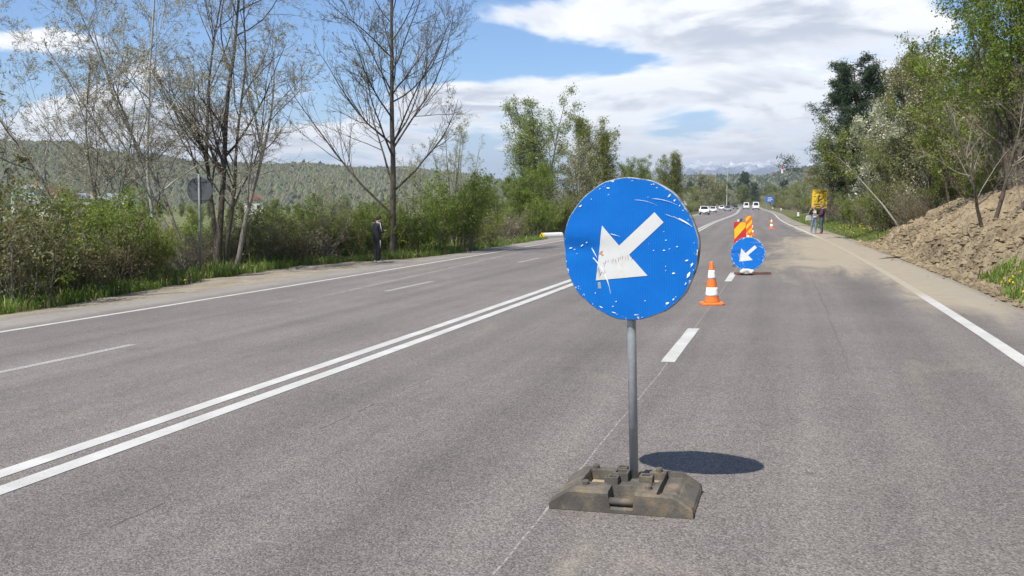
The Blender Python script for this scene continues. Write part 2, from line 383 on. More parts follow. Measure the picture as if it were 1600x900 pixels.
def strip(name, s, t, zf, mats, attr=None, parent=None, smooth=True):
    """sheet over the road's own coordinates with an 'st' uv map"""
    Sg, Tg = np.meshgrid(s, t, indexing='ij'); n0, n1 = Sg.shape
    P = RD(Sg, Tg, 0.0); P[..., 2] = zf(Sg, Tg)
    I = np.arange(n0 * n1).reshape(n0, n1)
    F = np.stack([I[:-1, :-1], I[:-1, 1:], I[1:, 1:], I[1:, :-1]], -1).reshape(-1, 4)
    me = npmesh(name, P.reshape(-1, 3), F, mats, smooth)
    uv = me.uv_layers.new(name='st'); li = np.empty(len(me.loops), np.int32); me.loops.foreach_get('vertex_index', li)
    uv.data.foreach_set('uv', np.stack([Tg.ravel()[li], Sg.ravel()[li]], -1).astype(np.float32).ravel())
    if attr is not None:
        a = me.attributes.new('mask', 'FLOAT', 'POINT'); a.data.foreach_set('value', np.asarray(attr(Sg, Tg), np.float32).ravel())
    return link(name, me, parent)
sroad = np.concatenate([np.arange(-12, 30, 0.5), np.arange(30, 120, 1.5), np.arange(120, 760, 5)])
def roadz(S, T): return np.interp(S, SS, RZ) + XF * T
_tr = np.concatenate([[-8.55, -8.5], np.linspace(-8, 7.5, 32), [7.8, 8.02, 8.05]])
Sg, Tg = np.meshgrid(sroad, _tr, indexing='ij')
road = strip('road', sroad, _tr, lambda S, T: roadz(S, T) - np.where((T < -8.52) | (T > 8.03), 0.10, 0.0), ASPH)
co = np.array([v.co for v in road.data.vertices]).reshape(len(sroad), len(_tr), 3)
for j in (0, 1, -1, -2):     # ragged pavement edges
    jit = 0.16 * fbm(sroad * 0.9, sroad * 0 + j, 5, 3)
    for i, s_ in enumerate(sroad):
        co[i, j, 0] += jit[i] * math.cos(heading(s_)); co[i, j, 1] -= jit[i] * math.sin(heading(s_))
road.data.vertices.foreach_set('co', co.astype(np.float32).ravel()); road.data.update()
tag(road, kind='structure')

def paint(name, wear):
    m = bpy.data.materials.new(name); m.use_nodes = True; n = NT(m.node_tree); b = n.n['Principled BSDF']; out = n.n['Material Output']
    uv = n.new('ShaderNodeUVMap'); uv.uv_map = 'st'; v = uv.outputs[0]
    g = n.noise(v, 70, 4, 0.7, dims='2D'); q = n.noise(v, 2.2, 4, 0.6, dims='2D')
    t, s, _ = n.sep(v)
    c = n.mix(n.rng(n.math('ADD', n.math('MULTIPLY', g, 0.5), n.math('MULTIPLY', q, 0.5)), 0.35, 0.65), (0.40, 0.39, 0.355), (0.56, 0.55, 0.51))
    # dust from the bank lies over the right-hand edge line
    d = n.math('MULTIPLY', n.math('MULTIPLY', n.rng(s, 17.6, 19.5, 0, 1), n.rng(s, 47, 56, 1, 0)), n.rng(t, 4.5, 5.5, 0, 0.97))
    d = n.math('MULTIPLY', d, n.rng(n.noise(v, 1.1, 5, 0.65, dims='2D'), 0.3, 0.6, 0.86, 1.0))
    c = n.mix(d, c, (0.35, 0.30, 0.215))
    n.put(b.inputs['Base Color'], c); b.inputs['Roughness'].default_value = 0.65
    n.put(b.inputs['Normal'], n.bump(g, 0.4, 0.004))
    tr = n.new('ShaderNodeBsdfTransparent'); mx = n.new('ShaderNodeMixShader')
    n.put(mx.inputs[0], n.math('MULTIPLY', n.rng(g, 0.62 - wear, 0.70 - wear, 0.0, 1.0), 1.0 if wear < 0.2 else 0.85)) ; 
    # worn where the grain is high
    n.l.new(b.outputs[0], mx.inputs[1]); n.l.new(tr.outputs[0], mx.inputs[2]); n.l.new(mx.outputs[0], out.inputs[0])
    return m
PAINT = paint('road_paint', -0.01); WORN = paint('worn_road_paint', 0.14)
def marking(name, s0, s1, tc_, wd, m=None):
    sv = np.unique(np.concatenate([np.arange(s0, s1, 0.4 if s1 < 130 else 1.5), [s1]]))
    o = strip(name, sv, np.array([tc_ - wd / 2, tc_ + wd / 2]), lambda S, T: roadz(S, T) + 0.004, m or PAINT, parent=road)
    me = o.data; n_ = len(sv); c = np.array([v.co for v in me.vertices]).reshape(n_, 2, 3)
    for j in (0, 1):
        c[:, j, 0] += 0.012 * fbm(sv * 3.1, sv * 0 + j + tc_, 9, 3) * 2
    me.vertices.foreach_set('co', c.astype(np.float32).ravel()); me.update(); return o
marking('edge_line', -12, 700, 6.96, 0.16)
marking('edge_line', -12, 700, -6.84, 0.15)
marking('centre_line', -12, 700, -0.155, 0.165); marking('centre_line', -12, 700, 0.155, 0.165)
for k in range(16):
    marking('lane_dash', 0.4 + 10.82 * k, 3.15 + 10.82 * k, 3.5, 0.15)
    marking('lane_dash', -1.9 + 10.82 * k, 0.85 + 10.82 * k, -3.62, 0.14, WORN)

# ------------------------------------------------------------------ land beside the road
def soilmat(name, mode):
    m = bpy.data.materials.new(name); m.use_nodes = True; n = NT(m.node_tree); b = n.n['Principled BSDF']
    t = n.new('ShaderNodeTexCoord').outputs['Object']
    at = n.new('ShaderNodeAttribute'); at.attribute_name = 'mask'
    f1 = n.noise(t, 1.4, 6, 0.65); f2 = n.noise(t, 14, 5, 0.7); f3 = n.noise(t, 0.25, 3)
    soil = n.mix(n.rng(n.math('ADD', n.math('MULTIPLY', f1, 0.5), n.math('MULTIPLY', f2, 0.5)), 0.34, 0.66), (0.185, 0.155, 0.115), (0.37, 0.325, 0.25))
    green = n.mix(n.rng(n.math('ADD', n.math('MULTIPLY', f1, 0.5), n.math('MULTIPLY', f2, 0.5)), 0.34, 0.66), (0.060, 0.070, 0.024), (0.130, 0.150, 0.045))
    if mode == 'bank':   # leaf litter under the wood
        green = n.mix(n.rng(f3, 0.4, 0.65), green, n.mix(f2, (0.09, 0.075, 0.045), (0.19, 0.155, 0.095)))
    k = n.math('ADD', at.outputs['Fac'], n.math('MULTIPLY', n.math('SUBTRACT', f2, 0.5), 0.7))
    c = n.mix(n.rng(k, 0.35, 0.65), green, soil)
    n.put(b.inputs['Base Color'], c); b.inputs['Roughness'].default_value = 0.95; b.inputs['Specular IOR Level'].default_value = 0.15
    n.put(b.inputs['Normal'], n.bump(n.math('ADD', f1, f2), 0.7, 0.06)); return m
def gl_edge(s):   # inner edge of the grass on the left: the bare pull-off bulges out near the man
    return np.interp(s, [-30, 15, 20, 24, 29, 32.5, 35, 37.5, 60, 200], [-9.35, -9.4, -10.2, -11.1, -11.6, -10.9, -9.2, -8.7, -8.7, -8.7]) + 0.35 * fbm(np.asarray(s) * 1.3, np.asarray(s) * 0, 3, 3)
sv = np.concatenate([np.arange(-12, 70, 0.3), np.arange(70, 160, 1.0), np.arange(160, 640, 6)])
tl = -np.concatenate([np.arange(8.3, 13, 0.16), np.arange(13, 20, 0.6), np.arange(20, 62, 3)])
vl = strip('verge_left', sv, tl[::-1], lambda S, T: land(S, T) - 0.035 - 0.05 * sstep(-8.6, -8.3, T) + 0.11 * fbm(S * 1.1, T * 1.1, 21, 4) * sstep(-8.4, -9.6, T), soilmat('verge_soil', 'verge'),
           attr=lambda S, T: sstep(-0.25, 0.25, T - gl_edge(S)))
tag(vl, kind='structure')
tr_ = np.concatenate([np.arange(7.9, 14, 0.2), np.arange(14, 24, 0.8), np.arange(24, 80, 4)])
def heapmask(S, T): return sstep(3, 9, S) * (1 - sstep(38, 43.5, S)) * (1 - sstep(11.5, 14, T))
vr = strip('bank_right', sv, tr_, lambda S, T: land(S, T) - 0.03 + 0.16 * fbm(S * 0.8, T * 0.8, 41, 4) * sstep(8.1, 9.5, T), soilmat('bank_soil', 'bank'),
           attr=lambda S, T: np.maximum(heapmask(S, T) * 0.9, 1 - sstep(8.1, 8.5, T)))
tag(vr, kind='structure')
# the far ground, one sheet out to the horizon
def farground():
    m = bpy.data.materials.new('meadow'); m.use_nodes = True; n = NT(m.node_tree); b = n.n['Principled BSDF']
    t = n.new('ShaderNodeTexCoord').outputs['Object']
    a = n.noise(t, 0.012, 5, 0.6); c = n.noise(t, 0.25, 5, 0.7)
    n.put(b.inputs['Base Color'], n.mix(n.rng(n.math('ADD', n.math('MULTIPLY', a, 0.6), n.math('MULTIPLY', c, 0.4)), 0.36, 0.62), (0.075, 0.100, 0.034), (0.185, 0.180, 0.080)))
    b.inputs['Roughness'].default_value = 1.0; b.inputs['Specular IOR Level'].default_value = 0.1; return m
rr = np.concatenate([[0.01], np.geomspace(20, 8300, 40)]); aa = np.linspace(0, 2 * PI, 97)
Rg, Ag = np.meshgrid(rr, aa, indexing='ij')
Zg = -4.6 - 0.9 * sstep(300, 700, Rg) + 1.6 * fbm(Rg * np.cos(Ag) / 90, Rg * np.sin(Ag) / 90, 4, 3) * sstep(80, 300, Rg)
I = np.arange(Rg.size).reshape(Rg.shape)
me = npmesh('ground', np.stack([Rg * np.cos(Ag), Rg * np.sin(Ag), Zg], -1).reshape(-1, 3), np.stack([I[:-1, :-1], I[:-1, 1:], I[1:, 1:], I[1:, :-1]][::-1], -1).reshape(-1, 4), farground(), True)
tag(link('ground', me), kind='structure')

# wooded hills: ridge heights read along the skyline, standing about a kilometre off
def ridge(name, us, ys, dist, depth, m, seed, rough, base=-8):
    uu = np.linspace(us[0], us[-1], 240); yy = np.interp(uu, us, ys)
    az = np.arctan((uu - 800) / FPX)
    el = (310 - yy) / FPX * np.cos(az)
    rads = np.linspace(-1, 1, 26)
    V = []
    for i, q in enumerate(rads):
        d = dist + depth * q + dist * 0.07 * fbm(az * 6, az * 0 + 2.0, seed, 3)
        shp = (1 - abs(q) ** 1.5) if q < 0 else (1 - 0.6 * q)
        hgt = el * dist * shp * (1 + 0.10 * fbm(az * 18, az * 0 + q * 1.5, seed + 3, 4)) + rough * fbm(az * dist / 25, az * 0 + q * depth / 25, seed + 5, 4)
        hgt = np.where(abs(q) > 0.98, base, np.maximum(base, base * (1 - np.clip(shp, 0, 1)) + hgt + CAMH * shp))
        V.append(np.stack([d * np.sin(az), d * np.cos(az), hgt], -1))
    V = np.array(V); I = np.arange(V.shape[0] * V.shape[1]).reshape(V.shape[:2])
    F = np.stack([I[:-1, :-1], I[:-1, 1:], I[1:, 1:], I[1:, :-1]][::-1], -1).reshape(-1, 4)
    o = link(name, npmesh(name, V.reshape(-1, 3), F, m, True)); tag(o, kind='structure'); return V
def hillmat():
    m = bpy.data.materials.new('hill_wood_floor'); m.use_nodes = True; n = NT(m.node_tree); b = n.n['Principled BSDF']
    t = n.new('ShaderNodeTexCoord').outputs['Object']
    a = n.noise(t, 0.01, 5, 0.6); c = n.noise(t, 0.12, 4, 0.7)
    n.put(b.inputs['Base Color'], n.mix(n.rng(n.math('ADD', n.math('MULTIPLY', a, 0.6), n.math('MULTIPLY', c, 0.4)), 0.38, 0.62), (0.050, 0.060, 0.024), (0.130, 0.135, 0.060)))
    b.inputs['Roughness'].default_value = 1.0; b.inputs['Specular IOR Level'].default_value = 0.1; return m
HILLM = hillmat()
hillV = ridge('hills', [-700, -300, 0, 40, 110, 180, 250, 300, 420, 500, 570, 640, 720, 790, 860, 930, 1010], [222, 219, 221, 223, 227, 242, 245, 256, 261, 260, 267, 265, 274, 288, 297, 305, 318], 1050, 430, HILLM, 11, 3)
farV = ridge('hills', [860, 940, 1010, 1070, 1110, 1150, 1190, 1230, 1280, 1340, 1450, 1600, 1900], [314, 298, 284, 277, 279, 276, 278, 269, 262, 250, 235, 225, 235], 1300, 380, HILLM, 31, 3)
def mountmat():
    m = bpy.data.materials.new('snowy_rock'); m.use_nodes = True; n = NT(m.node_tree); b = n.n['Principled BSDF']
    t = n.new('ShaderNodeTexCoord').outputs['Object']; x, y, z = n.sep(t)
    k = n.math('ADD', z, n.math('MULTIPLY', n.math('SUBTRACT', n.noise(t, 0.008, 6, 0.7), 0.5), 375))
    n.put(b.inputs['Base Color'], n.mix(n.rng(k, 165, 290), (0.10, 0.12, 0.15), (0.80, 0.83, 0.88))); b.inputs['Roughness'].default_value = 0.9; return m
ridge('mountains', [700, 850, 950, 1030, 1075, 1105, 1125, 1150, 1175, 1200, 1230, 1300, 1400, 1700], [292, 285, 274, 262, 257, 250, 258, 256, 252, 255, 257, 263, 268, 285], 6500, 1100, mountmat(), 51, 100, base=-8)

# ------------------------------------------------------------------ plants
def unit(v): return v / (np.linalg.norm(v, axis=-1, keepdims=True) + 1e-9)
def perp(d):
    h = np.where(np.abs(d[..., 2:3]) < 0.9, np.array([0, 0, 1.0]), np.array([1.0, 0, 0]))
    a = unit(np.cross(d, h)); return a, np.cross(d, a)
def grow(seed, trunks, levels):
    """all branches of one order at once; returns (points, radii, sides) for each order"""
    rng = np.random.default_rng(seed)
    P0 = np.array([t[0] for t in trunks], float); D = unit(np.array([t[1] for t in trunks], float))
    L = np.array([t[2] for t in trunks], float); R = np.array([t[3] for t in trunks], float)
    out = []
    for li, lv in enumerate(levels):
        n = lv.get('seg', 4); N = len(L); pts = np.empty((N, n + 1, 3)); dr = np.empty((N, n + 1, 3))
        d = D.copy(); p = P0.copy(); pts[:, 0] = p; dr[:, 0] = d
        for i in range(n):
            d = d + rng.normal(0, lv.get('jit', 0.1), (N, 3)); d[:, 2] += lv.get('trop', 0.0); d = unit(d)
            p = p + d * (L / n)[:, None]; pts[:, i + 1] = p; dr[:, i + 1] = d
        f = np.linspace(0, 1, n + 1)
        rad = R[:, None] * (1 - (1 - lv.get('tip', 0.25)) * f[None, :] ** lv.get('tpow', 1.0))
        out.append((pts, rad, lv.get('k', 4)))
        if li + 1 == len(levels): break
        m = lv['n']
        fr = np.sort(rng.uniform(lv.get('f0', 0.2), lv.get('f1', 1.0), (N, m)), 1)
        x = fr * n; i0 = np.minimum(x.astype(int), n - 1); w_ = x - i0; rows = np.arange(N)[:, None]
        q = pts[rows, i0] * (1 - w_[..., None]) + pts[rows, i0 + 1] * w_[..., None]
        pd = dr[rows, i0 + 1]; pr = rad[rows, i0] * (1 - w_) + rad[rows, i0 + 1] * w_
        a, b = perp(pd); ph = rng.uniform(0, 2 * PI, (N, m)) if not lv.get('gold') else (np.arange(m)[None, :] * 2.4 + rng.uniform(0, 6.3, (N, 1)) + rng.normal(0, .4, (N, m)))
        an = np.radians(rng.normal(lv.get('ang', 45), lv.get('asd', 10), (N, m)))
        cd = np.cos(an)[..., None] * pd + np.sin(an)[..., None] * (np.cos(ph)[..., None] * a + np.sin(ph)[..., None] * b)
        if 'lean' in lv: cd = cd + np.array(lv['lean'])
        ln = L[:, None] * lv.get('lenr', 0.5) * (1 - lv.get('lf', 0.5) * fr) * rng.uniform(0.65, 1.25, (N, m))
        if 'low' in lv: ln = ln * np.where(fr < lv['low'][0], lv['low'][1], 1.0)
        P0 = q.reshape(-1, 3); D = unit(cd.reshape(-1, 3)); L = ln.ravel(); R = np.minimum(pr * lv.get('radr', 0.55), pr * 0.9).ravel()
        R = np.maximum(R, lv.get('rmin', 0.003))
    return out
def tubes(parts):
    Vs = []; Fs = []; base = 0
    for pts, rad, k in parts:
        N, n1, _ = pts.shape
        a, b = perp(unit(pts[:, -1] - pts[:, 0]))
        th = 2 * PI * np.arange(k) / k
        ring = (np.cos(th)[None, None, :, None] * a[:, None, None, :] + np.sin(th)[None, None, :, None] * b[:, None, None, :])
        V = pts[:, :, None, :] + rad[:, :, None, None] * ring
        I = np.arange(N * n1 * k).reshape(N, n1, k) + base; J = np.roll(I, -1, 2)
        Fs.append(np.stack([I[:, :-1], J[:, :-1], J[:, 1:], I[:, 1:]], -1).reshape(-1, 4)); Vs.append(V.reshape(-1, 3)); base += V.size // 3
    return np.concatenate(Vs), np.concatenate(Fs)
def leaves(seed, parts, per, size, spread=0.05, f0=0.2, droop=0.0, aspect=0.55, sizesd=0.3):
    rng = np.random.default_rng(seed); pts = parts[-1][0]; N, n1, _ = pts.shape
    tot = int(N * per); r = rng.integers(0, N, tot); x = rng.uniform(f0, 1, tot) * (n1 - 1); i0 = np.minimum(x.astype(int), n1 - 2); w_ = (x - i0)[:, None]
    c = pts[r, i0] * (1 - w_) + pts[r, i0 + 1] * w_ + rng.normal(0, spread, (tot, 3))
    return leafquads(rng, c, size, droop, aspect, sizesd)
def leafquads(rng, c, size, droop=0.0, aspect=0.55, sizesd=0.3):
    tot = len(c); d = unit(rng.normal(0, 1, (tot, 3)) + np.array([0, 0, -droop])); a, b = perp(d)
    ph = rng.uniform(0, 2 * PI, tot)[:, None]; s = a * np.cos(ph) + b * np.sin(ph); nrm = np.cross(d, s)
    l = (size * np.exp(rng.normal(0, sizesd, tot)))[:, None]; wd = l * aspect
    V = np.stack([c, c + d * l * .45 + s * wd * .5 + nrm * l * .08, c + d * l, c + d * l * .45 - s * wd * .5 + nrm * l * .08], 1).reshape(-1, 3)
    return V, np.arange(tot * 4).reshape(-1, 4)
def plant_meshes(name, parts, split, leafsets, bark, twig):
    """trunk mesh: the first `split` orders; crown mesh: the finer twigs and the leaves"""
    V, F = tubes(parts[:split]); trunk = npmesh(name + '_trunk', V, F, bark, True)
    Vs = []; Fs = []; mi = []; mats = [twig]; base = 0
    if len(parts) > split:
        V, F = tubes(parts[split:]); Vs.append(V); Fs.append(F); mi.append(np.zeros(len(F), int)); base = len(V)
    for (V, F), m in leafsets:
        if m not in mats: mats.append(m)
        Vs.append(V); Fs.append(F + base); mi.append(np.full(len(F), mats.index(m))); base += len(V)
    crown = npmesh(name + '_crown', np.concatenate(Vs), np.concatenate(Fs), mats, False, np.concatenate(mi))
    return trunk, crown
def place(name, meshes, x, y, scale=1.0, rz=0.0, label=None, cat='tree', group=None, dz=0.0, lean=(0, 0), z=None, parts=('trunk', 'crown'), sz=None):
    r = empty(name, (x, y, (landxy(x, y) if z is None else z) + dz - 0.05), rz)
    r.rotation_euler = (lean[0], lean[1], rz); r.scale = (scale, scale, (sz or scale))
    for pn, me in zip(parts, meshes): link(pn, me, r)
    tag(r, label, cat, group); return r
UP = (0, 0, 1)

# --- kinds of trees, each about its own height at scale 1
def k_tallbare(seed):
    p = grow(seed, [((0, 0, 0), (0.01, 0, 1), 14.5, 0.135)], [
        dict(seg=14, jit=.025, k=9, tip=.10, n=34, f0=.11, f1=.97, ang=47, asd=11, lenr=.47, lf=.70, radr=.46, gold=1),
        dict(seg=8, jit=.07, trop=.085, k=5, tip=.16, n=12, f0=.2, ang=38, asd=12, lenr=.46, lf=.5, radr=.5),
        dict(seg=5, jit=.09, trop=.09, k=4, tip=.3, n=7, f0=.15, ang=34, asd=12, lenr=.42, lf=.4, radr=.55, rmin=.006),
        dict(seg=3, jit=.12, trop=.09, k=3, tip=.5, n=4, f0=.2, ang=34, lenr=.5, radr=.7, rmin=.0045),
        dict(seg=2, jit=.13, trop=.05, k=3, tip=.6)])
    return plant_meshes('tall_bare', p, 2, [(leaves(seed, p, 0.85, .055, .03, .3, aspect=.4), OLIVE), (leaves(seed + 1, p, 0.4, .05, .03, .3, aspect=.4), BUDS)], BARKD, BARKB)
def k_spreadbare(seed, trunks, dens=1.0, bark=None, twig=None, buds=0.8, lenr=.52, lean=None):
    lv0 = dict(seg=10, jit=.06, trop=.03, k=8, tip=.22, n=int(13 * dens), f0=.22, f1=1.0, ang=40, asd=13, lenr=lenr, lf=.5, radr=.55)
    if lean: lv0['lean'] = lean
    p = grow(seed, trunks, [lv0,
        dict(seg=7, jit=.11, trop=.05, k=5, tip=.2, n=9, f0=.18, ang=42, asd=14, lenr=.46, lf=.45, radr=.55),
        dict(seg=5, jit=.15, trop=.03, k=4, tip=.3, n=6, f0=.15, ang=42, asd=16, lenr=.46, lf=.4, radr=.6, rmin=.005),
        dict(seg=3, jit=.18, trop=.03, k=3, tip=.5, n=4, f0=.2, ang=45, lenr=.5, radr=.7, rmin=.0042),
        dict(seg=2, jit=.2, trop=.03, k=3, tip=.6)])
    return plant_meshes('spreading_bare', p, 2, [(leaves(seed, p, buds, .048, .03, .3, aspect=.5), BUDS), (leaves(seed + 3, p, buds * .12, .045, .03, .3, aspect=.5), OLIVE)], bark or BARKG, twig or TWIG)
def k_leafy(seed, h, lm, lm2, per=5, size=.085, stems=1, bark=None, twig=None, spread=.09, wide=.5, f0=.22, n0=20, ang=42, trop=.06, mix2=.35, splay=(.08, .32)):
    rng = random.Random(seed); tr = []
    for i in range(stems):
        a = rng.uniform(0, 6.28); ln = 0.0 if stems == 1 else rng.uniform(*splay)
        tr.append(((.15 * math.cos(a) * (stems > 1), .15 * math.sin(a) * (stems > 1), 0), (ln * math.cos(a), ln * math.sin(a), 1), h * rng.uniform(.82, 1.0), h * (.016 if stems == 1 else .010)))
    p = grow(seed, tr, [dict(seg=9, jit=.05, trop=.03, k=6, tip=.15, n=max(8, int(n0 * (1 if stems == 1 else .6))), f0=f0, f1=.98, ang=ang, asd=11, lenr=wide, lf=.62, radr=.45, gold=1),
        dict(seg=5, jit=.12, trop=trop, k=4, tip=.2, n=8, f0=.2, ang=42, asd=14, lenr=.42, lf=.4, radr=.5, rmin=.006),
        dict(seg=3, jit=.16, trop=.04, k=3, tip=.4, n=5, f0=.15, ang=45, lenr=.5, lf=.3, radr=.6, rmin=.004),
        dict(seg=2, jit=.2, trop=.0, k=3, tip=.5)])
    return plant_meshes('leafy', p, 1, [(leaves(seed, p, per * (1 - mix2), size, spread, .1), lm), (leaves(seed + 7, p, per * mix2, size, spread, .1), lm2)], bark or BARKB, twig or TWIG)
def k_pine(seed, h):
    rng = np.random.default_rng(seed)
    p = grow(seed, [((0, 0, 0), (.03, 0, 1), h, h * .02)], [
        dict(seg=10, jit=.03, k=7, tip=.12, n=60, f0=.22, f1=1, ang=74, asd=10, lenr=.36, lf=.72, radr=.3, gold=1),
        dict(seg=5, jit=.08, trop=.06, k=4, tip=.25, n=14, f0=.2, ang=45, asd=14, lenr=.42, lf=.4, radr=.5, rmin=.008),
        dict(seg=3, jit=.12, trop=.08, k=3, tip=.4, n=5, f0=.2, ang=40, lenr=.5, radr=.6, rmin=.006),
        dict(seg=2, jit=.1, trop=.08, k=3, tip=.5)])
    return plant_meshes('pine', p, 1, [(leaves(seed, p, 12, .15, .12, .0, aspect=.22), PINE)], BARKB, BARKD)
def k_bush(seed, h, r, stems, lm, lm2, per, size, twig=None, mix2=.3, spread=.07, jit=.10):
    rng = random.Random(seed); tr = []
    for i in range(stems):
        a = rng.uniform(0, 6.28); q = r * .45 * math.sqrt(rng.random()); ln = rng.uniform(.0, .75) * r / h * 1.1
        tr.append(((q * math.cos(a), q * math.sin(a), 0), (ln * math.cos(a), ln * math.sin(a), 1), h * rng.uniform(.6, 1.05), .014 + .004 * h * rng.random()))
    p = grow(seed, tr, [dict(seg=6, jit=jit, trop=.0, k=4, tip=.2, n=9, f0=.12, ang=38, asd=14, lenr=.45, lf=.5, radr=.55, rmin=.005),
        dict(seg=4, jit=.17, trop=.03, k=3, tip=.3, n=5, f0=.12, ang=44, asd=15, lenr=.48, lf=.3, radr=.6, rmin=.004),
        dict(seg=2, jit=.2, trop=.02, k=3, tip=.5)])
    ls = []
    if per > 0: ls = [(leaves(seed, p, per * (1 - mix2), size, spread, .05), lm), (leaves(seed + 5, p, per * mix2, size, spread, .05), lm2)]
    return plant_meshes('bush', p, 1, ls, twig or TWIG, twig or TWIG)
def bush(meshes, x, y, label, scale=1.0, rz=0.0, group=None, sz=None, name='bush', dz=0.0, lean=(0, 0)):
    return place(name, meshes, x, y, scale, rz, label, 'bush', group, dz, lean, parts=('stems', 'foliage'), sz=sz)

# --- left roadside: bare trees
place('bare_tree', k_tallbare(5), atx(613, 36.5), 36.5, 1.0, 2.2, 'tall straight bare tree rising behind the person in the black tracksuit')
m = k_spreadbare(12, [((0, 0, 0), (.03, 0, 1), 10.2, .115), ((-.22, .35, 0), (-.06, .1, 1), 10.2, .085), ((.15, .2, 0), (.14, .05, 1), 9.4, .07)], 1.25, BARKD, TWIG, 1.3)
place('bare_tree', m, atx(340, 29.6), 29.6, 1.0, 0.0, 'dark-trunked bare tree of several stems right of the grey sign back')
m = k_spreadbare(23, [((0, 0, 0), (.28, 0, 1), 6.6, .085)], 1.0, BARKG, TWIG, 1.0, .62, (.25, 0, .05))
place('bare_tree', m, atx(364, 28.6), 28.6, 1.0, 0.0, 'grey crooked bare tree leaning right with a long low limb')
m = k_spreadbare(31, [((0, 0, 0), (-.42, .1, 1), 9.0, .07), ((.1, .1, 0), (-.22, 0, 1), 9.4, .07), ((.2, 0, 0), (-.72, .1, 1), 8.8, .055), ((-.15, .1, 0), (-.95, .05, 1), 8.0, .045)], .9, BARKG, TWIGP, 1.0)
place('bare_tree', m, atx(292, 29.6), 29.6, 1.0, 0.0, 'bare tree whose pale stems lean far left beside the grey sign back')
m = k_spreadbare(37, [((0, 0, 0), (-.03, .02, 1), 11, .062)], .8, BARKW, TWIGP, 1.1, .35)
place('bare_tree', m, atx(235, 28.2), 28.2, 1.0, 0.5, 'slender whitish bare tree standing straight up left of the grey sign back')
m = k_spreadbare(41, [((0, 0, 0), (-.45, .1, 1), 7.4, .07), ((.3, .1, 0), (-.2, .0, 1), 6.2, .06), ((0.1, .1, 0), (.1, .0, 1), 5.4, .05)], .9, BARKG, TWIG, .8)
place('bare_tree', m, atx(150, 25.0), 25.0, 1.0, 0.0, 'thin many-stemmed bare tree above the green bushes at far left')
m = k_leafy(61, 5.2, REDDISH, BUDS, 2.2, .075, 2, BARKG, TWIGP, .06, .36)
place('budding_tree', m, atx(2, 19.5), 19.5, 1.0, 0.0, 'small tree with reddish young leaves cut by the left picture edge')
m = k_leafy(62, 8.4, PALE, BUDS, 1.7, .07, 6, BARKG, TWIGP, .06, .30, .25, 20, 32, .10)
place('budding_tree', m, atx(705, 62), 62, 1.0, 0.0, 'pale upright budding tree behind the large green bush')
m2 = k_leafy(63, 6.2, BUDS, PALE, 1.4, .07, 5, BARKG, TWIGP, .06, .34, .25, 18, 34, .1)
place('budding_tree', m2, atx(655, 56), 56, 1.0, 1.0, 'thin pale budding tree just right of the tall bare trunk')
place('budding_tree', m2, atx(520, 48), 48, .8, 2.0, 'low pale budding tree left of the tall bare trunk')
G1 = k_leafy(71, 9.5, PALE, YGREEN, 6.8, .092, 6, BARKG, TWIG, .16, .27, .05, 40, 36, .06, .55, (.03, .2))
place('leafy_tree', G1, atx(836, 66), 66, 1.06, 0.0, 'tall light green tree, leftmost of the leafy pair behind the blue sign')
G2 = k_leafy(72, 7.0, GREEN, YGREEN, 11, .085, 5, BARKB, TWIG, .13, .40, .05, 22, 44, .05, .45)
place('leafy_tree', G2, atx(826, 62), 62, .75, 0.4, 'short fresh green tree in front of the tall light green one')
O1 = k_leafy(73, 9.5, OLIVE, YGREEN, 6.8, .092, 6, BARKB, TWIG, .16, .28, .05, 40, 36, .06, .4, (.03, .22))
place('leafy_tree', O1, atx(945, 76), 76, 1.04, 0.8, 'tall olive-leaved tree directly above the blue sign disc')
O2 = k_leafy(74, 6.8, OLIVE, BUDS, 8, .085, 4, BARKB, TWIG, .1, .50, .1, 20, 44, .05, .5)
place('leafy_tree', O2, atx(905, 70), 70, 1.0, 2.0, 'thinly leaved crooked tree between the light green and the olive tree')
place('leafy_tree', G2, atx(770, 60), 60, .55, 1.9, 'low green tree left of the tall light green one')
place('leafy_tree', O1, atx(1046, 118), 118, .95, 2.4, 'olive-yellow tree right of the blue sign top on the left roadside')
place('leafy_tree', G1, atx(1005, 105), 105, .80, 1.4, 'pale green tree just behind the top right of the blue sign disc')
place('leafy_tree', O2, atx(1100, 190), 190, 1.25, .3, 'olive tree above the nearest white oncoming car')
O3 = k_leafy(75, 8.0, YGREEN, OLIVE, 12, .10, 5, BARKB, TWIG, .15, .40, .05, 20, 42, .06, .4)
B1 = k_leafy(76, 7.5, PALE, BUDS, 8, .085, 4, BARKG, TWIG, .09, .42, .1, 20, 38, .07, .45)
B2 = k_leafy(77, 7.0, OLIVE, PALE, 9, .09, 4, BARKB, TWIG, .09, .44, .08, 20, 40, .06, .4)
rs = random.Random(7)
LOOK = {}
def look(me_): return LOOK.get(me_[0].name, 'budding')
for me_, t_ in ((O1, 'olive-leaved'), (O2, 'thinly leaved olive'), (O3, 'yellow-green'), (B1, 'pale silvery'), (B2, 'grey-olive'), (G1, 'light green'), (G2, 'fresh green')): LOOK[me_[0].name] = t_
def along(s_): return 'just past the two people' if s_ < 62 else 'around the yellow board' if s_ < 92 else 'by the first white marker post' if s_ < 140 else 'by the middle marker post' if s_ < 225 else 'before the blue direction sign' if s_ < 300 else 'beyond the blue direction sign'
for k in range(34):     # the left roadside trees running on to the bend
    s_ = 118 + k * 11.5; t_ = -13.5 - rs.random() * 7
    me_ = (O3, B2, O1, B1)[k % 4]; P = RD(s_, t_); place('roadside_tree', me_, float(P[0]), float(P[1]), rs.uniform(.75, 1.15), rs.random() * 6, look(me_) + ' tree in the row on the left ' + ('before the oncoming cars' if s_ < 180 else 'beside the oncoming cars' if s_ < 340 else 'inside the far bend'), 'tree', 'trees along the far left roadside')

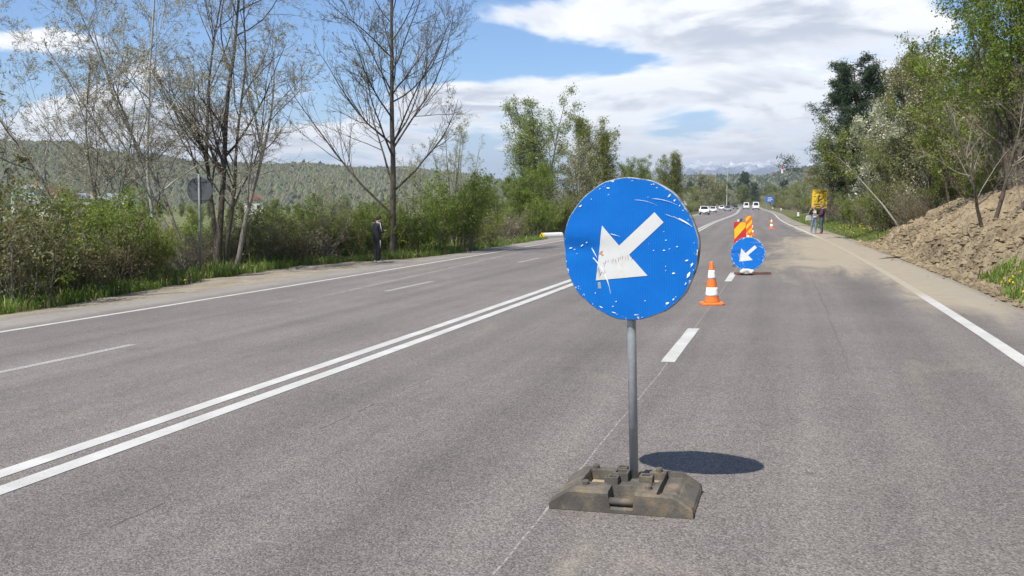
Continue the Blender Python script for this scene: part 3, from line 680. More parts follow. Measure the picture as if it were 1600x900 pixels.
# --- left roadside: bushes
BG = k_bush(81, 2.4, 1.7, 26, GREEN, YGREEN, 11, .068, mix2=.5)
BY = k_bush(82, 2.5, 1.5, 30, YGREEN, GREEN, 11, .07, mix2=.3)
BR = k_bush(83, 2.2, 1.6, 34, TAN, BUDS, 0.7, .05, TWIG, jit=.15)
BD = k_bush(84, 1.9, 1.5, 34, TAN, OLIVE, 1.0, .05, BARKB, jit=.17)
BO = k_bush(85, 2.1, 1.6, 26, OLIVE, YGREEN, 8, .065, mix2=.45)
BF = k_bush(86, 2.3, 1.5, 24, REDDISH, PALE, 7, .062, mix2=.3)
for me_, u, Y, sc_, rz, lb in (
        (BF, 18, 18.6, 1.05, 0., 'reddish flowering bush at the left picture edge'),
        (BG, 60, 20.3, .95, 1., 'dense green bush second from the left picture edge'),
        (BF, 112, 20.6, .72, 2., 'low bush with white specks in front of the green ones at left'),
        (BY, 122, 22.6, .95, 3., 'bright yellow-green bush below the village roofs'),
        (BD, 165, 22.6, .85, 4., 'dark brown twiggy bush left of the grey sign back'),
        (BG, 196, 24.6, .86, 5., 'green bush just left of the slender whitish trunk'),
        (BO, 228, 24.0, .62, .5, 'small olive bush on the grass left of the grey sign pole'),
        (BR, 268, 26.6, .75, 1.5, 'grey-brown tangle of twigs at the foot of the leaning stems'),
        (BG, 400, 30.5, .55, 2.5, 'low green bush right of the crooked grey trunk'),
        (BD, 448, 31.4, .80, 3.5, 'dark brown bramble bush left of the person in black'),
        (BR, 490, 32.6, .95, 4.5, 'tall reddish-brown bare bush left of the person in black'),
        (BO, 528, 34.0, .85, 5.5, 'olive bush close behind the person in the tracksuit'),
        (BG, 566, 35.5, .85, 6.0, 'green bush at the elbow of the person in the tracksuit'),
        (BG, 655, 38.5, .98, .7, 'dark green bush right of the tall bare trunk'),
        (BY, 712, 41.0, 1.30, 1.7, 'large bright green bush, the tallest on the left verge'),
        (BO, 745, 45.5, .95, 2.7, 'olive bush at the right end of the large bright one'),
        (BR, 775, 50.0, .95, 3.7, 'pale dry brush between the large green bush and the barrier end'),
        (BD, 802, 55.0, .90, 4.7, 'dark brush left of the white barrier end'),
        (BG, 838, 60.0, 1.05, 5.7, 'green bush right behind the white barrier end'),
        (BO, 876, 64.0, 1.2, .2, 'olive bush at the left rim of the blue sign')):
    if 380 < u < 600: Y += 1.5
    bush(me_, atx(u, Y), Y, lb, sc_, rz)
for u, Y, me_, q_, lb in ((385, 31.5, BR, .9, 'bare twiggy bush between the dark trunks and the bramble'), (418, 33.0, BO, 1.0, 'olive bush behind the low green one right of the crooked trunk'), (470, 35.0, BG, .95, 'green bush behind the dark brown bramble'), (508, 36.5, BD, 1.1, 'tall brown thicket left behind the person in black'), (590, 38.0, BO, 1.0, 'olive bush at the foot of the tall bare trunk'), (315, 30.5, BD, .8, 'dark brush around the foot of the dark trunks'), (345, 31.5, BO, .8, 'olive brush behind the dark trunks')):
    bush(me_, atx(u, Y), Y, lb, q_, u)
for k in range(40):    # a second row filling the gaps, seen only in pieces
    u = 10 + k * 21.5; Y = 23.5 + k * 1.14 + rs.uniform(-.6, 2.2)
    bush((BG, BO, BR, BY, BD)[k % 5], atx(u, Y) - .8, Y + 2.0, ('green', 'olive', 'bare brown', 'yellow-green', 'dark brown')[k % 5] + ' brush in the second row ' + ('at far left' if u < 230 else 'behind the dark bare trunks' if u < 450 else 'behind the person in black' if u < 640 else 'right of the tall bare trunk'), rs.uniform(.75, 1.05), rs.random() * 6, 'second row of brush on the left')
for k in range(20):
    s_ = 66 + k * 13.5; P = RD(s_, -11.5 - rs.random() * 1.5)
    bush((BO, BG, BR, BY)[k % 4], float(P[0]), float(P[1]), ('olive', 'green', 'bare brown', 'yellow-green')[k % 4] + ' bush on the far left verge ' + ('around the blue disc' if s_ < 120 else 'before the oncoming cars' if s_ < 200 else 'beside the oncoming cars'), rs.uniform(.8, 1.3), rs.random() * 6, 'bushes along the far left verge')

# --- right-hand wood
W_RG = k_leafy(91, 8.6, GREEN, YGREEN, 13, .085, 4, BARKD, BARKB, .09, .46, .2, 24, 40, .07, .4)
place('leafy_tree', W_RG, atx(1585, 27.5), 27.5, 1.0, 0.3, 'bright green leafy tree at the right picture edge above the slipped earth')
W_RP = k_leafy(92, 7.5, GREEN, PALE, 9, .08, 3, BARKG, TWIG, .09, .42, .15, 22, 38, .07, .4)
place('leafy_tree', W_RP, atx(1535, 33), 33, 1.0, 1.3, 'thinner green tree left of the bright green one at the edge')
W_RO = k_leafy(93, 8.0, OLIVE, BUDS, 10, .085, 4, BARKB, TWIG, .09, .42, .1, 22, 38, .07, .4)
place('leafy_tree', W_RO, atx(1460, 44), 44, 1.12, 2.3, 'tall olive-brown tree on the bank crest right of the pale one')
W_RY = k_leafy(94, 7.0, YGREEN, OLIVE, 13, .09, 3, BARKB, TWIG, .1, .44, .08, 22, 40, .06, .35)
place('leafy_tree', W_RY, atx(1490, 38), 38, .95, 3.3, 'yellow-green tree in the middle of the right-hand bank')
W_RW = k_leafy(95, 6.4, WHITEBLOS, PALE, 11, .085, 3, BARKG, TWIG, .08, .46, .12, 22, 40, .06, .55)
place('blossoming_tree', W_RW, atx(1394, 52), 52, 1.15, .3, 'pale blossoming tree in front of the dark pine')
PN = k_pine(96, 11.0)
place('pine_tree', PN, atx(1356, 68), 68, 1.4, .3, 'dark pine standing out against the sky on the right', sz=1.0)
place('pine_tree', PN, atx(1324, 72), 72, 1.05, 4.1, 'shorter dark pine left of the tall one above the leaning birch', sz=.72)
place('pine_tree', PN, atx(1413, 66), 66, 0.92, 2.3, 'narrow dark conifer tip between the blossoming and the olive tree')
m = grow(97, [((0, 0, 0), (-.62, .05, 1), 5.2, .055)], [dict(seg=10, jit=.05, trop=-.02, k=7, tip=.2, n=14, f0=.45, f1=1, ang=40, asd=12, lenr=.36, lf=.3, radr=.45),
      dict(seg=5, jit=.12, trop=.02, k=4, tip=.2, n=7, f0=.2, ang=42, lenr=.45, radr=.5, rmin=.005), dict(seg=3, jit=.15, k=3, tip=.4, n=4, f0=.2, ang=42, lenr=.5, radr=.6, rmin=.004), dict(seg=2, jit=.2, k=3)])
place('birch_tree', plant_meshes('birch', m, 1, [(leaves(97, m, 4, .085, .08), YGREEN), (leaves(98, m, 3, .085, .08), OLIVE)], BARKW, TWIG), atx(1408, 43), 43, 1.0, 0.0, 'white birch trunk leaning left over the roadside')
m = grow(99, [((0, 0, 0), (.75, 0, 1), 4.2, .085), ((-.1, .1, 0), (.15, .1, 1), 4.6, .06), ((-.2, 0, 0), (-.35, .1, 1), 3.6, .05)], [dict(seg=8, jit=.09, trop=.05, k=7, tip=.25, n=12, f0=.2, ang=42, lenr=.5, lf=.4, radr=.5),
      dict(seg=5, jit=.14, k=4, tip=.2, n=8, f0=.2, ang=42, lenr=.45, radr=.5, rmin=.005), dict(seg=3, jit=.16, k=3, n=4, f0=.2, ang=42, lenr=.5, radr=.6, rmin=.004), dict(seg=2, jit=.2, k=3)])
place('bare_tree', plant_meshes('bent', m, 1, [(leaves(99, m, .5, .06, .05), OLIVE)], BARKD, TWIG), atx(1556, 22.5), 22.5, 1.0, 0.0, 'dark bent many-stemmed tree growing out of the slipped earth')
kinds = [W_RO, B1, B2, W_RY, O2, W_RP, B1, W_RO]
nr = 0
for me_, t_ in ((W_RG, 'bright green'), (W_RP, 'thin green'), (W_RO, 'olive-brown'), (W_RY, 'yellow-green'), (PN, 'dark pine')): LOOK[me_[0].name] = t_
for row, (t0, ds, sc0) in enumerate(((10.8, 5.0, .66), (14.5, 6.0, .92), (20, 7.5, 1.05), (27, 10, 1.1))):
    s_ = 40 + row * 2.0
    while s_ < 430:
        P = RD(s_ + rs.uniform(-2, 2), t0 + rs.uniform(-.9, 1.6) + (s_ > 150) * 2)
        me_ = kinds[nr % 8] if rs.random() < .8 else O3; place('wood_tree', me_, float(P[0]), float(P[1]), sc0 * rs.uniform(.75, 1.15), rs.random() * 6.28, look(me_) + ' tree ' + ('front row of', 'second row of', 'higher up', 'top of')[row] + ' the right-hand wood ' + along(s_), 'tree', 'trees of the right-hand wood')
        nr += 1; s_ += ds * rs.uniform(.8, 1.3) * (1 + s_ / 260)
for (t0, s0, s1) in ((16, 20, 40), (21, 18, 42), (27, 14, 44)):
    s_ = s0
    while s_ < s1:
        P = RD(s_, t0 + rs.uniform(-1, 1)); me_ = kinds[nr % 8]; place('wood_tree', me_, float(P[0]), float(P[1]), rs.uniform(.75, 1.0), rs.random() * 6.28, look(me_) + ' tree ' + {16: 'close behind', 21: 'a little above', 27: 'high above'}[t0] + ' the crest of the slipped earth', 'tree', 'trees above the slipped earth'); nr += 1
        s_ += rs.uniform(3, 4.6)
for k in range(46):
    s_ = 43.5 + k * 3.1 * (1 + k / 40); P = RD(s_, 9.9 + rs.random() * 1.5 + (s_ > 120))
    bush((BD, BR, BO, BR, BD, BG)[k % 6], float(P[0]), float(P[1]), ('dark brown', 'straw-brown', 'olive', 'straw-brown', 'dark brown', 'green')[k % 6] + ' bush edging the right-hand wood ' + along(s_), rs.uniform(.65, 1.05), rs.random() * 6, 'undergrowth along the right-hand wood')
for k in range(32):
    s_ = 17 + k * .85; P = RD(s_, 11.9 + rs.random() * 2.4)
    bush((BR, BD, BG, BR, BO)[k % 5], float(P[0]), float(P[1]), ('straw-brown', 'dark brown', 'green', 'straw-brown', 'olive')[k % 5] + ' bush along the crest of the slipped earth, ' + ('near the picture edge' if s_ < 25 else 'mid-slope' if s_ < 34 else 'towards the leaning birch'), rs.uniform(.55, .95), rs.random() * 6, 'undergrowth above the slipped earth')
P = RD(21.5, 10.3); bush(BR, float(P[0]), float(P[1]), 'dry straw-coloured bush in the middle of the slipped earth', .80, 1.0)
P = RD(20.4, 10.9); bush(BG, float(P[0]), float(P[1]), 'small dark green bush in the slipped earth by the bent tree', .55, 2.0)
for s_, t_, me_, q_, lb in ((19.0, 10.4, BD, .62, 'dark twiggy bush low on the near end of the slipped earth'), (24.0, 10.9, BO, .5, 'olive bush on the upper face of the slipped earth'), (18.4, 9.9, BG, .34, 'low green weed clump at the grassy foot of the bank by the picture edge'), (27.5, 11.4, BR, .7, 'straw-coloured brush on the crest of the slipped earth')):
    P = RD(s_, t_); bush(me_, float(P[0]), float(P[1]), lb, q_, s_)

# wood at the far bend and low trees in the valley
for k in range(60):
    u = 1040 + k * 4.1; Y = rs.uniform(450, 640)
    place('far_tree', (O3, B1, B2, O1, PN)[k % 5], atx(u, Y), Y, rs.uniform(1.0, 1.7) * (1.0 if k % 5 < 4 else 1.1), rs.random() * 6, 'hazy ' + look((O3, B1, B2, O1, PN)[k % 5]) + ' tree beyond the far bend ' + ('above the oncoming cars' if u < 1140 else 'above the two vans' if u < 1190 else 'below the red and white mast'), 'tree', 'trees beyond the far bend', z=-4.2)
for k in range(70):
    u = -60 + k * 14.5 + rs.uniform(-8, 8); Y = rs.uniform(120, 360)
    place('valley_tree', (O3, B2, G1, B1, O1)[k % 5], atx(u, Y), Y, rs.uniform(.5, .95), rs.random() * 6, look((O3, B2, G1, B1, O1)[k % 5]) + ' small tree in the valley meadow ' + ('behind the far left bushes' if u < 230 else 'behind the dark bare trunks' if u < 450 else 'behind the person in black' if u < 640 else 'right of the tall bare trunk'), 'tree', 'trees in the valley meadow', z=-4.6)

# crowns of the woods on the hills, past counting
def canopy(name, V, count, seed, r0, mats, label, pz=0.25, qlo=0, qhi=18, alo=0., ahi=1.):
    rng = np.random.default_rng(seed); nq, na = V.shape[:2]
    qi = rng.uniform(qlo, qhi, count); ai = rng.uniform(alo * (na - 1), ahi * (na - 1.01), count); a0 = qi.astype(int); b0 = ai.astype(int)
    fq = (qi - a0)[:, None]; fa = (ai - b0)[:, None]
    c = (V[a0, b0] * (1 - fa) + V[a0, b0 + 1] * fa) * (1 - fq) + (V[a0 + 1, b0] * (1 - fa) + V[a0 + 1, b0 + 1] * fa) * fq
    iv = np.array([(1, 0, -.35), (-1, 0, -.35), (0, 1, -.35), (0, -1, -.35), (.15, .1, .55)], float)
    fi = np.array([(0, 2, 4), (2, 1, 4), (1, 3, 4), (3, 0, 4)])
    r = r0 * np.exp(rng.normal(0, .3, count))
    vv = c[:, None, :] + iv[None] * r[:, None, None] * rng.uniform(.5, 1.3, (count, 5, 1)) * np.array([1, 1, 1.25]) + np.array([0, 0, 1])[None, None] * (r * pz)[:, None, None]
    F = (np.arange(count) * 5)[:, None, None] + fi[None]
    mi = np.repeat(rng.choice(len(mats), count, p=[m_[1] for m_ in mats]), 4)
    o = link(name, npmesh(name, vv.reshape(-1, 3), F.reshape(-1, 3), [m_[0] for m_ in mats], False, mi)); tag(o, label, 'wood', None, 'stuff'); return o
H1 = leafmat('hill_canopy_grey_green', (0.105, 0.105, 0.066), (0.160, 0.158, 0.098), .05); H2 = leafmat('hill_canopy_fresh', (0.105, 0.125, 0.055), (0.160, 0.180, 0.078), .05); H3 = leafmat('hill_canopy_dark', (0.020, 0.034, 0.020), (0.045, 0.060, 0.032), .05)
canopy('hill_forest', hillV, 54000, 3, 2.5, [(H1, .62), (H2, .25), (H3, .13)], 'grey-green spring wood covering the hill on the left', alo=.28)
canopy('ridge_forest', farV, 28000, 4, 2.5, [(H1, .25), (H2, .1), (H3, .65)], 'dark wood covering the ridge beyond the end of the road', ahi=.6)

# --- grass
def grass(name, label, ranges, n, seed, h0, mats):
    rng = np.random.default_rng(seed); Ss = []; Ts = []
    for (s0, s1, tlo, thi, wt) in ranges:
        k = int(n * wt); s_ = rng.uniform(s0, s1, k); f = rng.uniform(0, 1, k)
        lo = tlo(s_) if callable(tlo) else np.full(k, tlo); hi = thi(s_) if callable(thi) else np.full(k, thi)
        Ss.append(s_); Ts.append(lo + f * (hi - lo))
    S_ = np.concatenate(Ss); T_ = np.concatenate(Ts)
    keep = fbm(S_ * .8, T_ * .8, seed, 3) + rng.uniform(-.35, .35, len(S_)) > -.16; S_ = S_[keep]; T_ = T_[keep]
    P = RD(S_, T_); P[:, 2] = land(S_, T_) - .03; N = len(P)
    h = h0 * np.exp(rng.normal(0, .35, N)) * (1 + 1.2 * fbm(S_ * .6, T_ * .6, seed + 9, 3)); a = rng.uniform(0, 2 * PI, N); ln = rng.uniform(.1, .7, N)
    dv = np.stack([np.cos(a), np.sin(a), 0 * a], -1); sd = np.stack([-np.sin(a), np.cos(a), 0 * a], -1); wd = (.012 + .02 * rng.random(N))[:, None]
    up = np.array([0, 0, 1.0]); mid = P + up * (h * .55)[:, None] + dv * (h * ln * .25)[:, None]; tip = P + up * h[:, None] + dv * (h * ln)[:, None]
    V = np.stack([P - sd * wd / 2, P + sd * wd / 2, mid + sd * wd * .4, tip, mid - sd * wd * .4], 1).reshape(-1, 3); b = np.arange(N)[:, None] * 5
    F4 = b + np.array([[0, 1, 2, 4]]); F3 = b + np.array([[4, 2, 3]])
    mi = (rng.random(N) < .16).astype(int)
    o = link(name, npmesh(name, V, [F4, F3], mats, False, np.concatenate([mi, mi]))); tag(o, label, 'grass', None, 'stuff')
lo_ = lambda s: gl_edge(s) - np.interp(s, [0, 18, 28, 34, 40], [2.4, 2.6, 2.4, 2.2, 2.4])
grass('grass_left', 'green roadside grass below the bushes on the left verge', [(8, 42, lo_, lambda s: gl_edge(s) + .05, .62), (42, 90, -12.5, lambda s: gl_edge(s), .38)], 90000, 1, .21, [GRASSM, DRYGRASS])
grass('grass_right', 'short green grass strip at the foot of the right-hand bank', [(12, 19.0, 8.2, 9.7, .34), (19, 22.5, 8.55, 9.3, .14), (42, 120, 8.4, 10.2, .52)], 40000, 2, .10, [GRASSM, DRYGRASS])
rng = np.random.default_rng(8)
def dandelions(name, label, ranges, seed):
    rng = np.random.default_rng(seed); Vs = []
    for s0, s1, t0, t1, n in ranges:
        for _ in range(n):
            s_ = rng.uniform(s0, s1); t_ = rng.uniform(t0, t1); p = RD(s_, t_); p[2] = float(land(s_, t_)) + rng.uniform(.08, .2); Vs.append(p)
    V, F = leafquads(rng, np.repeat(np.array(Vs), 7, 0), .032, -.6, .8, .2); o = link(name, npmesh(name, V, F, YELLOWF)); tag(o, label, 'flowers', None, 'stuff')
dandelions('dandelions', 'yellow dandelions dotted over the left verge grass', [(20, 30, -13, -11.9, 90), (12, 22, -11.6, -10, 50), (34, 48, -11, -9, 70)], 3)
dandelions('dandelions', 'yellow dandelions in the grass at the right-hand bank', [(14, 21, 8.35, 9.2, 34), (48, 62, 8.7, 10, 90)], 4)

# ------------------------------------------------------------------ the slipped earth on the right
def earthmat():
    m = bpy.data.materials.new('slipped_earth'); m.use_nodes = True; n = NT(m.node_tree); b = n.n['Principled BSDF']
    t = n.new('ShaderNodeTexCoord').outputs['Object']; g = n.new('ShaderNodeNewGeometry')
    f1 = n.noise(t, .9, 5, .65); f2 = n.noise(t, 9, 5, .7)
    k = n.math('ADD', n.math('ADD', n.math('MULTIPLY', f1, .5), n.math('MULTIPLY', f2, .4)), n.math('MULTIPLY', g.outputs['Random Per Island'], .12))
    n.put(b.inputs['Base Color'], n.ramp(k, [(.34, (.075, .056, .036)), (.44, (.185, .142, .088)), (.54, (.300, .238, .148)), (.70, (.43, .355, .235))]))
    b.inputs['Roughness'].default_value = .95; b.inputs['Specular IOR Level'].default_value = .15
    n.put(b.inputs['Normal'], n.bump(n.math('ADD', f2, n.noise(t, 40, 4, .7)), .8, .05)); return m
EARTH = earthmat()
hs = np.arange(3, 44.5, .13); ht = np.concatenate([np.arange(8.25, 12.2, .11), np.arange(12.2, 15.6, .3)])
def heapz(S, T):
    toe = np.interp(S, [3, 16, 17.5, 21.5, 28, 36, 41, 44], [10.2, 10.0, 9.6, 8.75, 8.2, 8.15, 8.35, 9.6]) + .5 * fbm(S * .7, S * 0, 71, 3)
    e = sstep(0, .9, T - toe) * sstep(3, 6, S) * (1 - sstep(41, 44, S))
    gully = 1 - .75 * np.exp(-((S - 19.2 - (T - 9) * .5) / 1.5) ** 2) * sstep(9.2, 9.9, T) * (1 - sstep(11.5, 13, T))
    lum = .34 + .95 * fbm(S * .55, T * .75, 72, 3) + .55 * fbm(S * 1.6, T * 1.9, 73, 4) + .20 * np.abs(fbm(S * 3.4, T * 3.4, 74, 3)) * 2 + .26 * fbm(S * 8, T * 8, 75, 2)
    return land(S, T) + e * np.clip(lum, .02, 2) * (.62 * gully + .12) - (1 - e) * .16
heap = strip('earth_heap', hs, ht, heapz, EARTH, smooth=False)
tag(heap, 'long heap of slipped brown earth along the right-hand roadside', 'earth heap')
rng = np.random.default_rng(77)
n_ = 16000; cs_ = 8 + 35 * rng.random(n_) ** .9; ctt = 8.05 - .5 * (rng.random(n_) < .05) * rng.random(n_) + np.abs(rng.normal(0, 1.0, n_)) * 1.35
keep = ctt < 12.4; cs_, ctt = cs_[keep], ctt[keep]
hz_ = np.maximum(heapz(np.maximum(cs_, 3), ctt), land(cs_, ctt)); P = RD(cs_, ctt); P[:, 2] = hz_
r_ = .019 * np.exp(rng.normal(0, .72, len(P))); r_ = np.clip(r_, .01, .15)
ov = unit(np.array([(1, 0, 0), (-1, 0, 0), (0, 1, 0), (0, -1, 0), (0, 0, 1), (0, 0, -1), (1, 1, 1), (-1, -1, 1)], float))[:6]
of = np.array([(0, 2, 4), (2, 1, 4), (1, 3, 4), (3, 0, 4), (2, 0, 5), (1, 2, 5), (3, 1, 5), (0, 3, 5)])
a = rng.uniform(0, 6.28, len(P)); ca, sa = np.cos(a), np.sin(a)
vv = ov[None] * rng.uniform(.6, 1.4, (len(P), 6, 1)) * np.array([1.2, .9, .75]) * r_[:, None, None]
vv = np.stack([vv[..., 0] * ca[:, None] - vv[..., 1] * sa[:, None], vv[..., 0] * sa[:, None] + vv[..., 1] * ca[:, None], vv[..., 2]], -1) + P[:, None, :]
clods = link('clods', npmesh('clods', vv.reshape(-1, 3), ((np.arange(len(P)) * 6)[:, None, None] + of[None]).reshape(-1, 3), EARTH), heap); clods['kind'] = 'stuff'
# broken wood lying on the earth
DEADW = barkmat('dead_wood', (.20, .155, .10), (.46, .38, .27), 7.0)
def stick(s0, t0, ln, ang, el, r, lb, mt, bends=5, seed=0, twigs=3):
    rr_ = random.Random(seed); p0 = RD(s0, t0); z0 = max(float(heapz(np.array(s0), np.array(t0))), float(land(s0, t0))); p = Vector((p0[0], p0[1], z0 + r))
    r0 = empty('fallen_branch', p, 0); d = Vector((math.cos(ang) * math.cos(el), math.sin(ang) * math.cos(el), math.sin(el))); pts = [Vector((0, 0, 0))]
    for i in range(bends):
        d = (d + Vector((rr_.gauss(0, .1), rr_.gauss(0, .1), rr_.gauss(0, .06)))).normalized(); pts.append(pts[-1] + d * ln / bends)
    b = MB(); b.tube(pts, [r * (1 - .7 * i / bends) for i in range(bends + 1)], 6); b.build('stem', mt, r0, smooth=True)
    for k in range(twigs):
        i = rr_.randint(1, bends - 1); dd = (d + Vector((rr_.gauss(0, .7), rr_.gauss(0, .7), abs(rr_.gauss(.3, .3))))).normalized()
        MB().tube([pts[i], pts[i] + dd * ln * .16, pts[i] + dd * ln * .3 + Vector((0, 0, .04))], [r * .5, r * .35, r * .12], 5).build('twig', mt, r0, smooth=True)
    tag(r0, lb, 'branch')
stick(30.6, 8.2, .85, 3.4, .03, .028, 'black stick lying at the edge of the dusty shoulder', BARKD, seed=3, twigs=2)
stick(33.0, 8.75, .9, 1.9, 1.15, .012, 'thin stick poking upright out of the earth heap toe', BARKD, seed=4, twigs=1)
stick(26.0, 11.2, 1.5, .4, .55, .04, 'pale splintered branch sticking up at the heap crest', DEADW, seed=5, twigs=4)
stick(24.5, 11.0, 1.3, 2.2, .12, .035, 'pale broken branch lying across the top of the heap', DEADW, seed=6, twigs=3)
stick(22.8, 11.6, 2.1, .5, .62, .045, 'whitish pole slanting up right from the heap crest', BARKW, seed=7, twigs=1)
stick(18.6, 10.6, 1.6, .7, .3, .04, 'brown branch slanting up the near end of the heap', BARKB, seed=8, twigs=3)
stick(26.8, 10.1, 1.0, .1, .08, .03, 'dark branch half buried in the upper heap face', BARKD, seed=9, twigs=2)

# ------------------------------------------------------------------ traffic signs
STEEL = mat('galvanised_steel', (.34, .365, .37), .45, .3, var=.16, vscale=14, dirt=(.16, .15, .13), dirtamt=.35, dscale=9)
GREYBACK = mat('grey_sign_back', (.085, .093, .095), .6, .15, var=.12, vscale=5, dirt=(.07, .07, .06), dirtamt=.3)
RIM = mat('worn_rim_metal', (.42, .42, .40), .5, .4, var=.25, vscale=25, dirt=(.10, .085, .07), dirtamt=.6, dscale=14)
RUBBER = mat('dusty_black_rubber', (.094, .085, .072), .85, 0, .3, var=.25, vscale=9, bumpk=.4, bscale=90, dirt=(.225, .175, .108), dirtamt=.45, dscale=7)
DUSTFILL = mat('dust_fill', (.34, .265, .165), .95, 0, .2, var=.25, vscale=18, bumpk=.5, bscale=60)
def signblue():
    m = bpy.data.materials.new('blue_reflective_sheet'); m.use_nodes = True; n = NT(m.node_tree); b = n.n['Principled BSDF']
    t = n.new('ShaderNodeTexCoord').outputs['Object']; x, y, z = n.sep(t)
    rib = n.math('MULTIPLY', n.math('ADD', n.math('SINE', n.math('MULTIPLY', x, 470)), 1.0), .5)
    f = n.noise(t, 3.5, 5, .6); g = n.noise(n.comb(n.math('MULTIPLY', x, 5), y, n.math('MULTIPLY', z, 30)), 3, 5, .7)
    c = n.mix(n.rng(f, .3, .7), (.001, .105, .42), (.002, .138, .49)); c = n.mix(n.math('MULTIPLY', rib, .16), c, (.012, .23, .66))
    c = n.mix(n.rng(g, .63, .78, 0, .35), c, (.10, .26, .62))
    r = n.math('SQRT', n.math('ADD', n.math('MULTIPLY', x, x), n.math('MULTIPLY', z, z)))
    ch = n.math('ADD', n.noise(t, 26, 5, .7), n.rng(r, .352, .400, 0, .26))
    c = n.mix(n.rng(ch, .755, .79), c, (.60, .62, .60)); c = n.mix(n.rng(n.noise(t, 60, 4, .7), .70, .74, 0, .7), c, (.35, .45, .62))
    n.put(b.inputs['Base Color'], c); b.inputs['Roughness'].default_value = .5; b.inputs['Specular IOR Level'].default_value = .22
    n.put(b.inputs['Normal'], n.bump(n.math('ADD', f, n.math('MULTIPLY', rib, .04)), .25, .02)); return m
BLUE = signblue()
SWHITE = mat('white_reflective_sheet', (.60, .60, .57), .45, var=.06, vscale=7, dirt=(.50, .46, .38), dirtamt=.32, dscale=11)
CHIP = mat('bare_chipped_paint', (.72, .74, .73), .5, var=.2, vscale=40)
GRIME = mat('dark_scuff', (.16, .14, .12), .8)
RUST = mat('rust_spot', (.55, .27, .12), .9)
ARROW = [(.39, .51), (-.14, .05), (-.39, .34), (-.508, -.45), (.275, -.375), (.005, -.08), (.52, .367)]
def dent(x, z, D):   # the plate is creased on its left side and wavy at the rim
    u = x / (D / 2); v = z / (D / 2)
    return .010 * np.exp(-((u + .95) / .45) ** 2 - ((v - .02) / .10) ** 2) - .012 * np.exp(-((u + .8) / .5) ** 2 - ((v - .22) / .2) ** 2) + .005 * np.sin(u * 5 + v * 3) * (u * u + v * v)
